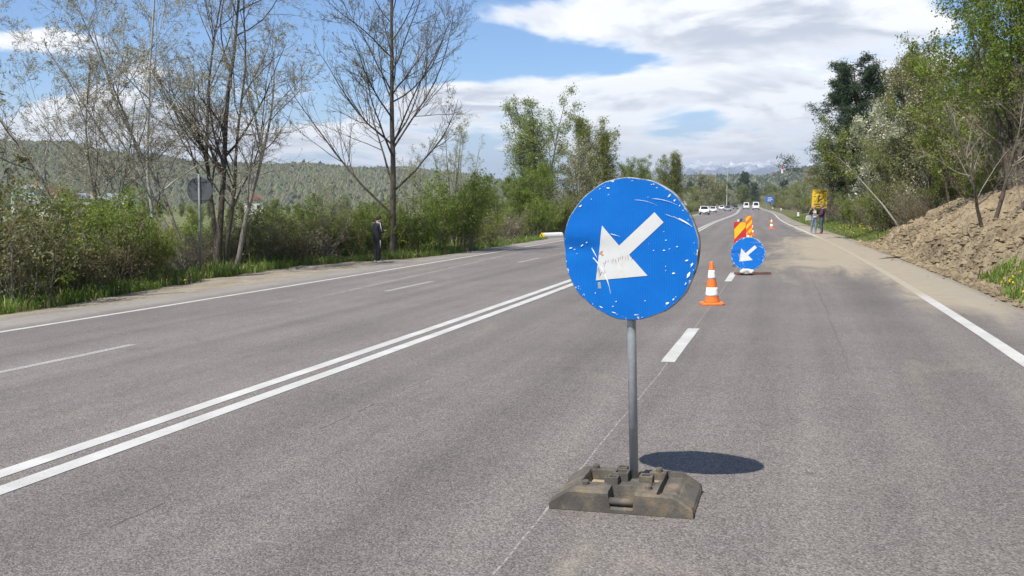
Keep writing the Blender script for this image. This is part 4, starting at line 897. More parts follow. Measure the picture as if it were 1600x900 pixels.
def disc_sign(root, zc, D, yf, rimw=.018, chips=True, parentname='disc'):
    """round plate facing -y, its centre at height zc"""
    R0 = D / 2; na, nr_ = 72, 18; V = [(0, dent(0, 0, D), 0)]; F = []
    for i in range(1, nr_ + 1):
        for k in range(na):
            a = 2 * PI * k / na; r = R0 * i / nr_; x, z = r * math.cos(a), r * math.sin(a)
            if i == nr_: x *= 1 + .006 * math.sin(7 * a + 1) + .004 * math.sin(17 * a); z *= 1 + .006 * math.sin(7 * a + 1) + .004 * math.sin(17 * a)
            V.append((x, float(dent(x, z, D)), z))
    F += [(0, 1 + (k + 1) % na, 1 + k) for k in range(na)]
    for i in range(nr_ - 1):
        for k in range(na):
            a0 = 1 + i * na + k; a1 = 1 + i * na + (k + 1) % na; F.append((a0, a1, a1 + na, a0 + na))
    b = MB(); b.add(V, F); d = b.build(parentname, BLUE, root, smooth=True); d.location = (0, yf, zc)
    # back plate and turned-over rim
    b = MB(); o0 = 1 + (nr_ - 1) * na; vs = []
    for k in range(na):
        x, y, z = V[o0 + k]; vs += [(x, y, z), (x * 1.012, y + .004, z * 1.012), (x * 1.012, y + rimw + .004 * math.sin(k * .9), z * 1.012), (x * .93, y + rimw + .002, z * .93)]
    fs = []
    for k in range(na):
        q = (k + 1) % na
        for j in range(3): fs.append((k * 4 + j, q * 4 + j, q * 4 + j + 1, k * 4 + j + 1))
    b.add(vs, fs); b.build('rim', RIM, d, smooth=True)
    b = MB(); b.add([(x, y + .006, z) for x, y, z in V], [f[::-1] for f in F]); b.build('back_face', GREYBACK, d, smooth=True)
    # the arrow: cut from white sheet, lying on the plate and following its dents
    bm = bmesh.new(); vs = [bm.verts.new((x * R0, 0, z * R0)) for x, z in ARROW]; [bm.faces.new([vs[i] for i in q]) for q in ((1, 2, 3), (1, 3, 5), (3, 4, 5), (0, 1, 5), (0, 5, 6))]
    bmesh.ops.subdivide_edges(bm, edges=bm.edges[:], cuts=9, use_grid_fill=True)
    for v in bm.verts: v.co.y = float(dent(v.co.x, v.co.z, D)) - .0022
    bmesh.ops.recalc_face_normals(bm, faces=bm.faces[:])
    me = bpy.data.meshes.new('arrow'); bm.to_mesh(me); bm.free(); me.materials.append(SWHITE)
    if sum(p.normal.y for p in me.polygons) > 0: me.flip_normals()
    link('arrow', me, d)
    def flake(bb, x, z, r, rot, asp, mi=0, lift=.0035, rd=None):
        n = 8; y = float(dent(x, z, D)) - lift; vs = []
        for k in range(n):
            a = 2 * PI * k / n; q = r * (rd.uniform(.5, 1.2) if rd else 1); px, pz = q * math.cos(a), q * math.sin(a) * asp
            vs.append((x + px * math.cos(rot) - pz * math.sin(rot), y, z + px * math.sin(rot) + pz * math.cos(rot)))
        bb.add(vs, [tuple(range(n))[::-1] if False else tuple(range(n))], mi)
    rd = random.Random(4 if chips else 9); b = MB()
    spots = [(-.80, .70, .034, 1.0, .35), (-.78, .66, .02, .5, .6), (-.30, .87, .035, -.2, .35), (-.42, .87, .02, .3, .4), (.65, .78, .035, .8, .4), (.72, .70, .03, .9, .5), (.79, .62, .02, 1.0, .5),
             (-.90, .02, .04, .1, .3), (-.84, .0, .02, 0, .5), (-.71, .06, .03, .6, .35), (-.63, .10, .02, .5, .4), (-.80, -.06, .012, .5, .5), (.52, -.02, .035, 0, .25), (.60, .0, .018, .2, .5), (.71, .03, .02, 0, .5), (.37, -.02, .012, 0, .6),
             (.52, .24, .012, 1, .5), (.55, .12, .014, .2, .5), (.54, -.24, .012, 1.5, .5), (.65, -.34, .026, .2, .6), (.54, -.3, .012, 1, .5), (.84, -.16, .03, .2, .5), (.92, -.22, .05, 1.2, .35), (.90, -.38, .06, 1.1, .35), (.82, -.48, .03, 1, .4),
             (.57, -.77, .05, .3, .35), (.66, -.72, .03, .7, .4), (-.52, -.63, .018, 1.5, .4), (-.72, -.68, .02, -.8, .3), (-.45, -.88, .05, -.5, .2), (-.25, -.95, .05, -.2, .2), (-.2, -.75, .014, .2, .7), (-.25, -.82, .014, .2, .7), (.1, -.97, .06, .05, .15), (.3, .72, .008, 0, .8), (-.55, .72, .012, 0, .7)]
    for x, z, r, ro, asp in spots: flake(b, x * R0 * (.97 / max(.97, math.hypot(x, z) + r * .6)), z * R0 * (.97 / max(.97, math.hypot(x, z) + r * .6)), r * D * .42, ro, asp, rd=rd)
    for k in range(34 if chips else 20):
        a = rd.uniform(0, 6.28); q = R0 * (rd.uniform(.2, .9) if k % 6 == 0 else rd.uniform(.95, .985)); flake(b, q * math.cos(a), q * math.sin(a), rd.uniform(.0015, .006) * D / .8, a + 1.57, .35, rd=rd)
    def scratch(bb, x0, z0, x1, z1, wd, mi=0, bend=0.0):
        n = 7; L = math.hypot(x1 - x0, z1 - z0); nx, nz = -(z1 - z0) / L, (x1 - x0) / L; top = []; bot = []
        for i in range(n):
            f = i / (n - 1); q = bend * 4 * f * (1 - f); ww = wd * (.3 + .7 * math.sin(PI * min(1, f + .15))) * rd.uniform(.6, 1.1) / 2
            x = x0 + (x1 - x0) * f + nx * q; z = z0 + (z1 - z0) * f + nz * q; top.append((x * R0 + nx * ww, 0, z * R0 + nz * ww)); bot.append((x * R0 - nx * ww, 0, z * R0 - nz * ww))
        vs = [(x, float(dent(x, z, D)) - .0042, z) for x, _, z in top + bot]; bb.add(vs, [(i, i + 1, n + i + 1, n + i) for i in range(n - 1)], mi)
    for sc_ in ((-.54, -.12, -.28, -.64, .010, .05), (-.56, .02, -.48, -.12, .008, 0), (.74, .42, .93, .30, .008, 0), (.78, .40, .9, .33, .006, 0), (.36, .70, .72, .60, .003, .02), (.1, .69, .44, .60, .002, .02), (.55, .48, .7, .42, .002, 0), (-.26, .22, -.12, .18, .004, 0), (.66, .45, .8, .37, .003, 0)):
        scratch(b, *sc_[:5], bend=sc_[5])
    b.build('paint_chips', CHIP, d)['kind'] = 'stuff'
    if chips:
        b = MB()
        for k in range(13):
            f = k / 12; x = -.38 + .44 * f; z = -.18 + .10 * f + rd.uniform(-.02, .02); scratch(b, x, z, x + rd.uniform(-.02, .02), z - rd.uniform(.03, .09), .0026)
        for k in range(6): x = rd.uniform(-.46, -.35); z = rd.uniform(-.34, -.15); scratch(b, x, z, x - rd.uniform(.01, .04), z - rd.uniform(.03, .1), .003)
        b.build('scuff_marks', GRIME, d)['kind'] = 'stuff'; b = MB(); flake(b, -.42 * R0, -.05 * R0, .014, .6, .5, rd=rd, lift=.0044); flake(b, -.40 * R0, -.08 * R0, .008, .2, .8, rd=rd, lift=.0044); b.build('rust_spot', RUST, d)
    else:
        b = MB(); scratch(b, -.52, -.17, -.38, -.17, .012); b.build('scuff_marks', GRIME, d)
    return d
def tilt(s, t, yaw=0.0, dz=0.0):
    """stand a thing square on the cambered road"""
    P = RD(s, t, dz); h = heading(s)
    X = Vector((math.cos(h), -math.sin(h), XF)).normalized(); Y = Vector((math.sin(h), math.cos(h), -.009)).normalized(); Z = X.cross(Y).normalized(); Y = Z.cross(X)
    M = Matrix((X, Y, Z)).transposed().to_4x4(); M.translation = Vector(P); return M @ Matrix.Rotation(yaw, 4, 'Z')
# near sign on its rubber foot
root = empty('arrow_sign'); root.matrix_world = tilt(6.60, 3.895)
PX, PY = .020, .055       # pole stands a little behind the middle of the foot
DISCC = 1.39
b = MB(); b.tube([(PX, PY, .03), (PX, PY, 1.70)], .0245, 20); b.build('pole', STEEL, root, smooth=True)
b = MB(); b.tube([(PX, PY, 1.70), (PX, PY, 1.708)], .027, 20); b.build('pole_cap', GREYBACK, root)
d = disc_sign(root, DISCC, .765, PY - .055, .030); d.location.x = PX; d.rotation_euler = (0, 0, -.18)
for zz in (-.2, .2):
    b = MB(); b.box((PX, PY - .018, DISCC + zz), (.36, .012, .035)); b.tube([(PX, PY, DISCC + zz - .018), (PX, PY, DISCC + zz + .018)], .031, 14); b.build('clamp', STEEL, root, bevel=.002)
# rubber foot: a moulded slab as one relief
LX, LY, HB = .385, .205, .098
gx = np.arange(-LX, LX + .001, .0055); gy = np.arange(-LY, LY + .001, .0055); GX, GY = np.meshgrid(gx, gy, indexing='ij')
def rect(x0, x1, y0, y1, e=.004): return sstep(x0 - e, x0 + e, GX) * (1 - sstep(x1 - e, x1 + e, GX)) * sstep(y0 - e, y0 + e, GY) * (1 - sstep(y1 - e, y1 + e, GY))
Hh = np.full(GX.shape, HB)
Hh = np.minimum(Hh, .040 + (LX - np.abs(GX)) / .105 * (HB - .040))
Hh = Hh - rect(-.43, -.262, -.165, .165) * .013                    # sunk end panels between side ribs
Hh = Hh - rect(.205, .43, -.165, .160) * .022
Hh = np.where(rect(.198, .214, -.19, .19) > .5, np.minimum(Hh, .062), Hh)
Hh = Hh + rect(.214, .30, -.165, .16) * (-.004)
Hh = Hh * (1 - rect(-.235, -.075, -.055, .150) * .60)               # deep pocket on the left
Hh = Hh * (1 - rect(.075, .190, .02, .150) * .42)                   # shallow dusty pocket behind
Hh = Hh * (1 - rect(-.055, .075, -.22, -.105) * .72)                # grip notch in the front edge
Hh = Hh * (1 - rect(-.05, .06, .165, .22) * .72)
for hx, hy in ((.148, -.045), (.160, .012)): Hh = np.where((GX - hx) ** 2 + (GY - hy) ** 2 < .0135 ** 2, .05, Hh)
Hh = Hh + .0022 * fbm(GX * 26, GY * 26, 91, 3) * 2
edge = np.minimum(np.minimum(GX + LX, LX - GX), np.minimum(GY + LY, LY - GY)); Hh = Hh - .010 * (1 - sstep(0, .012, edge))
n0, n1 = GX.shape; I = np.arange(n0 * n1).reshape(n0, n1)
F = np.stack([I[:-1, :-1], I[1:, :-1], I[1:, 1:], I[:-1, 1:]], -1).reshape(-1, 4); V = np.stack([GX, GY, Hh], -1).reshape(-1, 3)
per = np.concatenate([I[:, 0], I[-1, 1:], I[::-1, -1][1:], I[0, ::-1][1:-1]]); VB = V[per].copy(); VB[:, 2] = .002; q = np.arange(len(per)) + len(V)
F2 = np.stack([per, q, np.roll(q, -1), np.roll(per, -1)], -1)
foot = link('base', npmesh('base', np.concatenate([V, VB]), np.concatenate([F, F2]), RUBBER, False), root); foot.scale = (1.0, 1.17, 1.17); foot.location = (-.01, 0, 0)
def socket(x, y, sx, sy, z0, z1, wall):
    b = MB()
    for cx_, cy_, ddx, ddy in ((x, y - sy / 2 + wall / 2, sx, wall), (x, y + sy / 2 - wall / 2, sx, wall), (x - sx / 2 + wall / 2, y, wall, sy - 2 * wall), (x + sx / 2 - wall / 2, y, wall, sy - 2 * wall)):
        b.box((cx_, cy_, (z0 + z1) / 2), (ddx, ddy, z1 - z0))
    b.build('socket', RUBBER, foot, bevel=.0025)
socket(-.030, .005, .086, .078, .06, .138, .014); socket(-.045, .112, .056, .050, .06, .130, .012); socket(.110, -.002, .074, .064, .05, .128, .015); socket(-.060, -.066, .060, .054, .06, .132, .014); socket(-.098, -.030, .036, .04, .06, .118, .010)
for hx, hy in ((-.215, .172), (.150, .172), (-.205, -.105), (.140, -.115)): MB().lathe([(.019, .085), (.019, .112), (.015, .116)], 16, M=Matrix.Translation((hx, hy, 0))).build('stud', RUBBER, foot)
MB().tube([(-.062, -.188, .052), (.082, -.188, .052)], .017, 12).build('grip_bar', RUBBER, foot, smooth=True)
b = MB(); b.box((-.155, .048, .043), (.146, .190, .010)); b.build('dust_patch', DUSTFILL, foot, bevel=.004)
b = MB(); b.box((.132, .085, .058), (.106, .120, .006)); b.build('dust_patch', DUSTFILL, foot, bevel=.003)

# second arrow sign, set low on the road with a sandbag on its foot bar
RUSTBAR = mat('rusty_red_bar', (.155, .070, .050), .75, .2, var=.35, vscale=12)
root = empty('arrow_sign'); root.matrix_world = tilt(24.1, 3.87)
d = disc_sign(root, .50, .80, -.02, .014, False); d.rotation_euler = (-.12, 0, .02)
b = MB(); b.tube([(-.02, .02, .05), (-.02, .10, .82)], .022, 10); b.build('stay', STEEL, root)
b = MB(); b.box((.10, .0, .035), (.86, .055, .05), M=Matrix.Rotation(.02, 3, 'Z')); b.box((-.12, -.12, .028), (.30, .05, .045), M=Matrix.Rotation(.55, 3, 'Z')); b.build('foot_bar', RUSTBAR, root, bevel=.006)
tag(root, 'small-looking blue arrow sign standing low on the road behind the cone', 'traffic sign'); SIGN2 = root
bpy.context.view_layer.update()
for o in list(C.objects):
    if o.name == 'arrow_sign': tag(o, 'large blue round sign with white down-left arrow on a rubber foot', 'traffic sign')
SANDB = mat('dirty_white_sack', (.56, .54, .47), .9, var=.18, vscale=10, bumpk=.6, bscale=30, dirt=(.34, .29, .22), dirtamt=.4)
bm = bmesh.new(); bmesh.ops.create_icosphere(bm, subdivisions=4, radius=1)
for v in bm.verts:
    c = v.co; r = 1 + .12 * math.sin(5 * c.x + 2 * c.y) * math.cos(4 * c.z + 1) + .05 * math.sin(11 * c.x + 7 * c.y)
    x = math.copysign(abs(c.x) ** .7, c.x) * .16; y = math.copysign(abs(c.y) ** .75, c.y) * .105; z = math.copysign(abs(c.z) ** .7, c.z) * .062
    v.co = Vector((x * r, y * r, z * r - .10 * x * (1 if c.z > 0 else .3)))
me = bpy.data.meshes.new('sandbag'); bm.to_mesh(me); bm.free(); me.materials.append(SANDB); me.polygons.foreach_set('use_smooth', [True] * len(me.polygons))
o = link('sandbag', me); o.matrix_world = tilt(24.05, 3.865, -.25) @ Matrix.Translation((.02, -.11, .088)); tag(o, 'dirty white sandbag lying on the foot bar of the small blue sign', 'sandbag')

# striped beacon panels
PRED = mat('panel_red', (.50, .025, .022), .5, var=.12, vscale=6); PYEL = mat('panel_yellow', (.82, .47, .012), .5, var=.1, vscale=6); PORG = mat('panel_orange_red', (.66, .12, .018), .5, var=.12)
DARKP = mat('dark_frame', (.05, .035, .03), .7)
def panel(s, t, wd, ht, z0, red, lb, yaw, n_st, lamp):
    r = empty('beacon_panel'); r.matrix_world = tilt(s, t, yaw)
    b = MB(); b.box((0, 0, z0 + ht / 2), (wd, .024, ht)); bd = b.build('panel', red, r, bevel=.004)
    step = ht / n_st
    for i in range(-1, n_st + 1):      # slanting yellow bars, rising to the right
        pts = []; za = z0 + i * step * 1.0 + step * .15
        poly = [(-wd / 2 + .012, za), (wd / 2 - .012, za + wd * 1.02), (wd / 2 - .012, za + wd * 1.02 + step * .5), (-wd / 2 + .012, za + step * .5)]
        lo, hi = z0 + .012, z0 + ht - .012
        def clip(pl, lim, keep_above):
            out = []
            for k in range(len(pl)):
                p, q_ = pl[k], pl[(k + 1) % len(pl)]; ip = (p[1] >= lim) == keep_above; iq = (q_[1] >= lim) == keep_above
                if ip: out.append(p)
                if ip != iq: f = (lim - p[1]) / (q_[1] - p[1]); out.append((p[0] + (q_[0] - p[0]) * f, lim))
            return out
        poly = clip(poly, lo, True); poly = clip(poly, hi, False) if len(poly) > 2 else poly
        if len(poly) > 2: MB().prism(poly, -.0150, -.0125).build('stripe', PYEL, bd)
    MB().box((0, .03, z0 * .5 + ht * .4), (.05, .03, z0 + ht * .8)).build('post', DARKP, r)
    MB().box((0, .02, .045), (.42, .34, .09), top=.82).build('foot', RUBBER, r, bevel=.012)
    if lamp:
        b = MB(); b.tube([(.01, .02, z0 + ht), (.01, .02, z0 + ht + .05)], .02, 8); b.box((.035, .02, z0 + ht + .06), (.05, .04, .06)); l = b.build('lamp_bracket', DARKP, r)
        MB().lathe([(.03, -.012), (.036, 0), (.03, .012)], 14, M=Matrix.Translation((-.045, .0, z0 + ht + .035)) @ Matrix.Rotation(PI / 2, 4, 'X')).build('lamp_lens', SWHITE, l)
    tag(r, lb, 'barrier panel'); return r
panel(27.3, 3.58, .325, 1.12, .10, PRED, 'red and yellow striped panel directly behind the second blue sign', -.05, 2, True)
panel(47.5, 3.56, .31, 1.10, .10, PORG, 'narrow orange and yellow striped panel, the farther of the two', -.12, 3, False)

# traffic cones
ORANGE = mat('cone_orange', (.78, .17, .022), .55, var=.1, vscale=9, dirt=(.40, .16, .06), dirtamt=.25, dscale=14); CWHITE = mat('cone_white_band', (.80, .80, .77), .5, var=.06, vscale=12, dirt=(.55, .48, .40), dirtamt=.2)
def cone(s, t, h, lb, yaw=0.0):
    r = empty('traffic_cone'); r.matrix_world = tilt(s, t, yaw)
    rad = lambda z: .125 * h / .7 * (1 - z / h) + .026 * h / .7 * (z / h)
    z1 = .045
    MB().lathe([(rad(z1) + .012, z1 - .008), (rad(z1 + .02), z1 + .02)] + [(rad(z), z) for z in np.linspace(z1 + .04, h * .985, 12)] + [(rad(h) * .8, h), (rad(h) * .5, h)], 28).build('body', ORANGE, r, smooth=True)
    for a, b_ in ((.20, .40), (.60, .80)): MB().lathe([(rad(h * z) + .0022, h * z) for z in np.linspace(a, b_, 5)], 28).build('reflective_band', CWHITE, r, smooth=True)
    b = MB(); hw = .185 * h / .7; c = .045; poly = [(-hw + c, -hw), (hw - c, -hw), (hw, -hw + c), (hw, hw - c), (hw - c, hw), (-hw + c, hw), (-hw, hw - c), (-hw, -hw + c)]
    n = len(poly); vs = [(x, y, .004) for x, y in poly] + [(x, y, .028) for x, y in poly] + [(x * .9, y * .9, .042) for x, y in poly]
    b.add(vs, [tuple(range(n))[::-1], tuple(2 * n + k for k in range(n))] + [(k, (k + 1) % n, n + (k + 1) % n, n + k) for k in range(n)] + [(n + k, n + (k + 1) % n, 2 * n + (k + 1) % n, 2 * n + k) for k in range(n)]); b.build('foot', ORANGE, r)
    tag(r, lb, 'traffic cone')
cone(17.15, 3.50, .72, 'orange and white cone nearest the camera beside the large blue sign', .2)
cone(37.0, 3.62, .70, 'cone half hidden behind the red and yellow striped panel')
cone(56.0, 3.74, .70, 'cone peeking out right of the farther striped panel')
cone(70.5, 5.21, .78, 'lone cone standing in the right lane far down the road')

# ------------------------------------------------------------------ other roadside furniture
P = RD(24.2, -11.38); zl = float(land(24.2, -11.38))
r = empty('round_sign', (P[0], P[1], zl - .1)); r.rotation_euler = (0, .015, -.12)
MB().tube([(0, 0, 0), (0, 0, 3.08)], .034, 12).build('pole', mat('weathered_pole', (.17, .18, .18), .6, .4, var=.15), r, smooth=True)
b = MB(); b.lathe([(.36, -.006), (.385, -.004), (.385, .012), (.37, .02)], 48, M=Matrix.Translation((0, .05, 2.62)) @ Matrix.Rotation(PI / 2, 4, 'X')); dd = b.build('disc', GREYBACK, r)
for zz in (2.36, 2.88): MB().box((0, .030, zz), (.56 if zz > 2.6 else .40, .022, .05)).build('bracket', mat('bracket_grey', (.10, .11, .11), .6, .3), r, bevel=.004)
MB().box((-.17, .0345, 2.60), (.085, .004, .075)).build('sticker', SWHITE, r)
tag(r, 'round sign seen from its grey back on a pole by the left verge', 'traffic sign')
# barrier end on the left
WPAINT = mat('old_white_paint', (.72, .72, .68), .7, var=.1, vscale=5, dirt=(.35, .32, .27), dirtamt=.35); BLACK = mat('black_paint', (.02, .02, .02), .6); YELP = mat('yellow_paint', (.78, .55, .03), .6, var=.1)
P = RD(57.2, -8.95); r = empty('barrier_end', (P[0], P[1], float(land(57.2, -8.95)))); r.rotation_euler = (0, 0, -heading(57) - .55)
sec = [(-.20, 0), (.20, 0), (.21, .18), (.16, .30), (.07, .36), (-.07, .36), (-.16, .30), (-.21, .18)]
MB().prism(sec, 0, 1.7).build('block', WPAINT, r, bevel=.02)
MB().prism([(x * 1.02, z * 1.01) for x, z in sec], -.06, -.002).build('end_face', YELP, r, bevel=.006)
for x0 in (-.02,): MB().prism([(x0 - .13, .30), (x0 - .07, .34), (x0 + .17, .06), (x0 + .10, .03)][::-1], -.066, -.061).build('black_bar', BLACK, r)
tag(r, 'white rounded barrier end with yellow and black face on the left verge', 'barrier')
# yellow diversion board
YB = mat('board_yellow', (.78, .50, .025), .55, var=.12, vscale=5)
P = RD(77, 8.9); r = empty('diversion_board', (P[0], P[1], float(land(77, 8.9)))); r.rotation_euler = (0, .03, -.28); r.scale = (1.17, 1.17, 1.17)
bd = MB(); bd.box((0, 0, 1.72), (.98, .03, 1.22)); bd = bd.build('board', YB, r, bevel=.006)
for x in (-.3, .3): MB().tube([(x, .04, -.1), (x, .04, 2.2)], .03, 8).build('post', STEEL, r)
MB().prism([(-.10, 1.5), (-.01, 1.5), (-.01, 1.84), (.07, 1.84), (-.055, 1.99), (-.18, 1.84), (-.10, 1.84)], -.0185, -.0165).build('symbol', DARKP, bd)
for (x0, z0, x1, z1, wd) in ((-.01, 1.62, .22, 1.80, .07), (.22, 1.78, .24, 1.96, .06), (-.36, 2.24, -.05, 2.24, .05), (.04, 2.24, .36, 2.24, .05), (-.30, 2.12, .24, 2.12, .05), (-.38, 1.86, -.24, 1.86, .05), (.30, 1.66, .42, 1.66, .05), (-.36, 1.36, .02, 1.36, .055), (.08, 1.36, .34, 1.36, .055), (-.28, 1.22, .26, 1.22, .05)):
    L = math.hypot(x1 - x0, z1 - z0); nx, nz = -(z1 - z0) / L * wd / 2, (x1 - x0) / L * wd / 2
    MB().prism([(x0 - nx, z0 - nz), (x1 - nx, z1 - nz), (x1 + nx, z1 + nz), (x0 + nx, z0 + nz)], -.0180, -.0162).build('symbol', DARKP, bd)
tag(r, 'yellow board with dark markings standing behind the two people', 'road sign')
# blue direction sign far off
BSGN = mat('direction_blue', (.03, .12, .42), .5)
P = RD(292, 9.0); r = empty('direction_sign', (P[0], P[1], float(land(292, 9.0)))); r.rotation_euler = (0, 0, -.25)
bd = MB(); bd.box((0, 0, 3.0), (2.4, .06, 1.9)); bd = bd.build('board', BSGN, r)
for x in (-.8, .8): MB().tube([(x, .06, -.2), (x, .06, 3.9)], .05, 8).build('post', STEEL, r)
for zz, x0, x1 in ((3.45, -.6, .7), (3.0, -.5, .9), (2.55, -.6, .5)): MB().box(((x0 + x1) / 2, -.036, zz), (x1 - x0, .008, .2)).build('lettering_line', SWHITE, bd)
tag(r, 'blue direction sign far down the road on the right', 'road sign')
P = RD(190, -10.2); r = empty('triangular_sign', (P[0], P[1], float(land(190, -10.2)))); r.rotation_euler = (0, 0, -.2)
MB().tube([(0, .03, 0), (0, .03, 2.9)], .04, 8).build('pole', STEEL, r); MB().prism([(-.55, 2.0), (.55, 2.0), (0, 2.95)], -.012, 0).build('plate', mat('pale_back', (.5, .5, .48), .6), r, bevel=.003)
tag(r, 'pale triangular sign on a pole by the far left verge', 'traffic sign')
def marker(s, t, lb):
    P = RD(s, t); r = empty('marker_post', (P[0], P[1], float(land(s, t)))); r.rotation_euler = (0, 0, -heading(s))
    MB().box((0, 0, .35), (.24, .16, .7), top=.85).build('post', WPAINT, r, bevel=.03); MB().box((0, 0, .16), (.262, .182, .18)).build('black_band', BLACK, r); tag(r, lb, 'marker post')
marker(109, 8.9, 'white marker post nearest the two people on the right'); marker(200, 9.0, 'white marker post in the middle of the far right verge'); marker(258, 9.0, 'white marker post farthest off, below the blue direction sign')
# red and white mast, lamp mast
REDP = mat('mast_red', (.45, .05, .04), .6); MWHITE = mat('mast_white', (.75, .75, .73), .6); CONC = mat('mast_concrete', (.40, .40, .39), .8)
x, y = atx(1219, 1150), 1150; r = empty('mast', (x, y, -5))
for k in range(9): MB().lathe([(1.9 - .09 * k, 8 + k * 5), (1.82 - .09 * k, 13 + k * 5)], 12).build('band', (REDP, MWHITE)[(k + 1) % 2], r)
MB().lathe([(2.2, 0), (1.9, 8)], 12).build('footing', CONC, r); MB().tube([(0, 0, 53), (0, 0, 58)], .3, 6).build('tip', STEEL, r)
tag(r, 'red and white banded mast on the far ridge', 'mast')
x, y = atx(1134, 470), 470; r = empty('mast', (x, y, -4)); MB().lathe([(.35, 0), (.16, 21)], 10).build('shaft', CONC, r); MB().box((.6, 0, 21), (1.3, .2, .2)).build('arm', STEEL, r)
tag(r, 'thin grey mast rising from the trees beyond the bend', 'mast')

# ------------------------------------------------------------------ people
SKIN = mat('skin', (.52, .32, .23), .6); HAIRD = mat('hair_dark', (.030, .020, .014), .7); HAIRB = mat('hair_reddish_blond', (.40, .20, .085), .7, var=.2); HAIRM = mat('hair_brown_blond', (.24, .14, .075), .7, var=.2)
EYE = mat('eye_dark', (.02, .015, .012), .3)
BLKCLOTH = mat('black_tracksuit', (.012, .012, .016), .8, var=.3, vscale=7); STRIPEW = mat('white_stripe', (.55, .55, .55), .7); SHOEW = mat('white_shoes', (.74, .74, .66), .6)
JEANS = mat('blue_jeans', (.055, .085, .150), .85, var=.35, vscale=6); JEANSL = mat('faded_jeans', (.150, .200, .280), .85, var=.35, vscale=6); BLACKJ = mat('black_jacket', (.016, .015, .018), .8); TOPW = mat('white_top', (.74, .73, .73), .8)
PURPLE = mat('purple_jacket', (.085, .020, .060), .8, var=.3, vscale=5); REDSH = mat('red_shoes', (.42, .035, .04), .6); GREYSH = mat('grey_shoes', (.20, .20, .22), .7); BAGC = mat('pale_bag', (.44, .42, .38), .7, var=.15)
def person(J, bones, rad, mats, H, loc, rz, label, fingers, hairmat, hairlen, hairfn=None):
    """J joints (metres for a 1.75 m figure), bones (a, b, material), grown into one skin"""
    k = H / 1.75
    names = list(J); idx = {n: i for i, n in enumerate(names)}
    V = [Vector(J[n]) * k for n in names]; R_ = [rad[n] for n in names]; E_ = [(idx[a], idx[b_]) for a, b_, _ in bones]; bm_ = [c for _, _, c in bones]
    for side, (base, dirs, skinmi) in fingers.items():          # five fingers on each hand
        for dvs in dirs:
            prev = idx[base]; p = V[prev].copy()
            for (dx_, dy_, dz_) in dvs:
                p = p + Vector((dx_, dy_, dz_)) * k; V.append(p.copy()); R_.append((.0095, .0095)); E_.append((prev, len(V) - 1)); bm_.append(skinmi); prev = len(V) - 1
    me = bpy.data.meshes.new('body'); me.from_pydata(V, E_, []); o = link('tmp', me)
    md = o.modifiers.new('skin', 'SKIN'); md.use_smooth_shade = True
    sk = me.skin_vertices[0].data
    for i, r in enumerate(R_): sk[i].radius = (r[0] * k, r[1] * k); sk[i].use_root = (i == idx['pelvis'])
    sb = o.modifiers.new('sub', 'SUBSURF'); sb.levels = 2; sb.render_levels = 2
    dg = bpy.context.evaluated_depsgraph_get(); me2 = bpy.data.meshes.new_from_object(o.evaluated_get(dg)); bpy.data.objects.remove(o)
    me2.materials.clear()
    for m_ in mats: me2.materials.append(m_)
    A = np.array([V[a] for a, _ in E_]); B = np.array([V[b_] for _, b_ in E_]); AB = B - A; L2 = (AB ** 2).sum(1) + 1e-9; mi = []
    for p in me2.polygons:
        c = np.array(p.center); f = np.clip(((c - A) * AB).sum(1) / L2, 0, 1); dd = ((c - (A + AB * f[:, None])) ** 2).sum(1); mi.append(bm_[int(np.argmin(dd))])
    me2.polygons.foreach_set('material_index', mi); me2.polygons.foreach_set('use_smooth', [True] * len(mi)); me2.update()
    r = empty('person', loc, rz); link('body', me2, r)
    hc = Vector(J['head']) * k; tilt_ = (Vector(J['crown']) - Vector(J['head'])).normalized()
    q = Vector((0, 0, 1)).rotation_difference(tilt_).to_matrix()
    bm = bmesh.new(); bmesh.ops.create_icosphere(bm, subdivisions=3, radius=1)      # hair: a cap open at the face, falling to its length
    for v in bm.verts:
        c = v.co.copy(); x, y, z = c.x * .088, c.y * .103 + .012, c.z * .115 + .035
        if c.y < -.25 and c.z < .45: y = max(y, -.045 + .03 * (c.z < 0)); x *= .92
        if c.z < 0: z -= hairlen * (-c.z) ** .7; x *= 1 + hairlen * .8
        v.co = (q @ Vector((x, y, z))) * k + hc
    mh = bpy.data.meshes.new('hair'); bm.to_mesh(mh); bm.free(); mh.materials.append(hairmat); mh.polygons.foreach_set('use_smooth', [True] * len(mh.polygons)); link('hair', mh, r)
    b = MB()
    for sx in (-.03, .03):
        c = (q @ Vector((sx, -.088, .012))) * k + hc; b.lathe([(.002, -.008), (.008, -.004), (.008, .004), (.002, .008)], 8, M=Matrix.Translation(c))
    b.build('eyes', EYE, r)
    tag(r, label, 'person'); return r, k
def hand(side, curl=.5, d=(0, -.2, -1)):
    d = Vector(d).normalized(); s_ = Vector((0, -1, 0)) if abs(d.y) < .8 else Vector((side, 0, 0)); out = []
    w_ = d.cross(s_).normalized(); inw = Vector((-side, 0, 0)) if abs(d.x) < .8 else Vector((0, 0, -1))
    for i, ln in enumerate((.070, .080, .075, .058)):
        off = s_ * (.026 - .0175 * i); a = off + d * .035; c1 = d * ln * .55 + inw * ln * .15 * curl; c2 = d * ln * .45 * (1 - .6 * curl) + inw * ln * .5 * curl; out.append([tuple(a), tuple(c1), tuple(c2)])
    out.append([tuple(s_ * .032 + d * .004), tuple(s_ * .022 + d * .028 + inw * .012), tuple(d * .03 + inw * .01)])
    return out
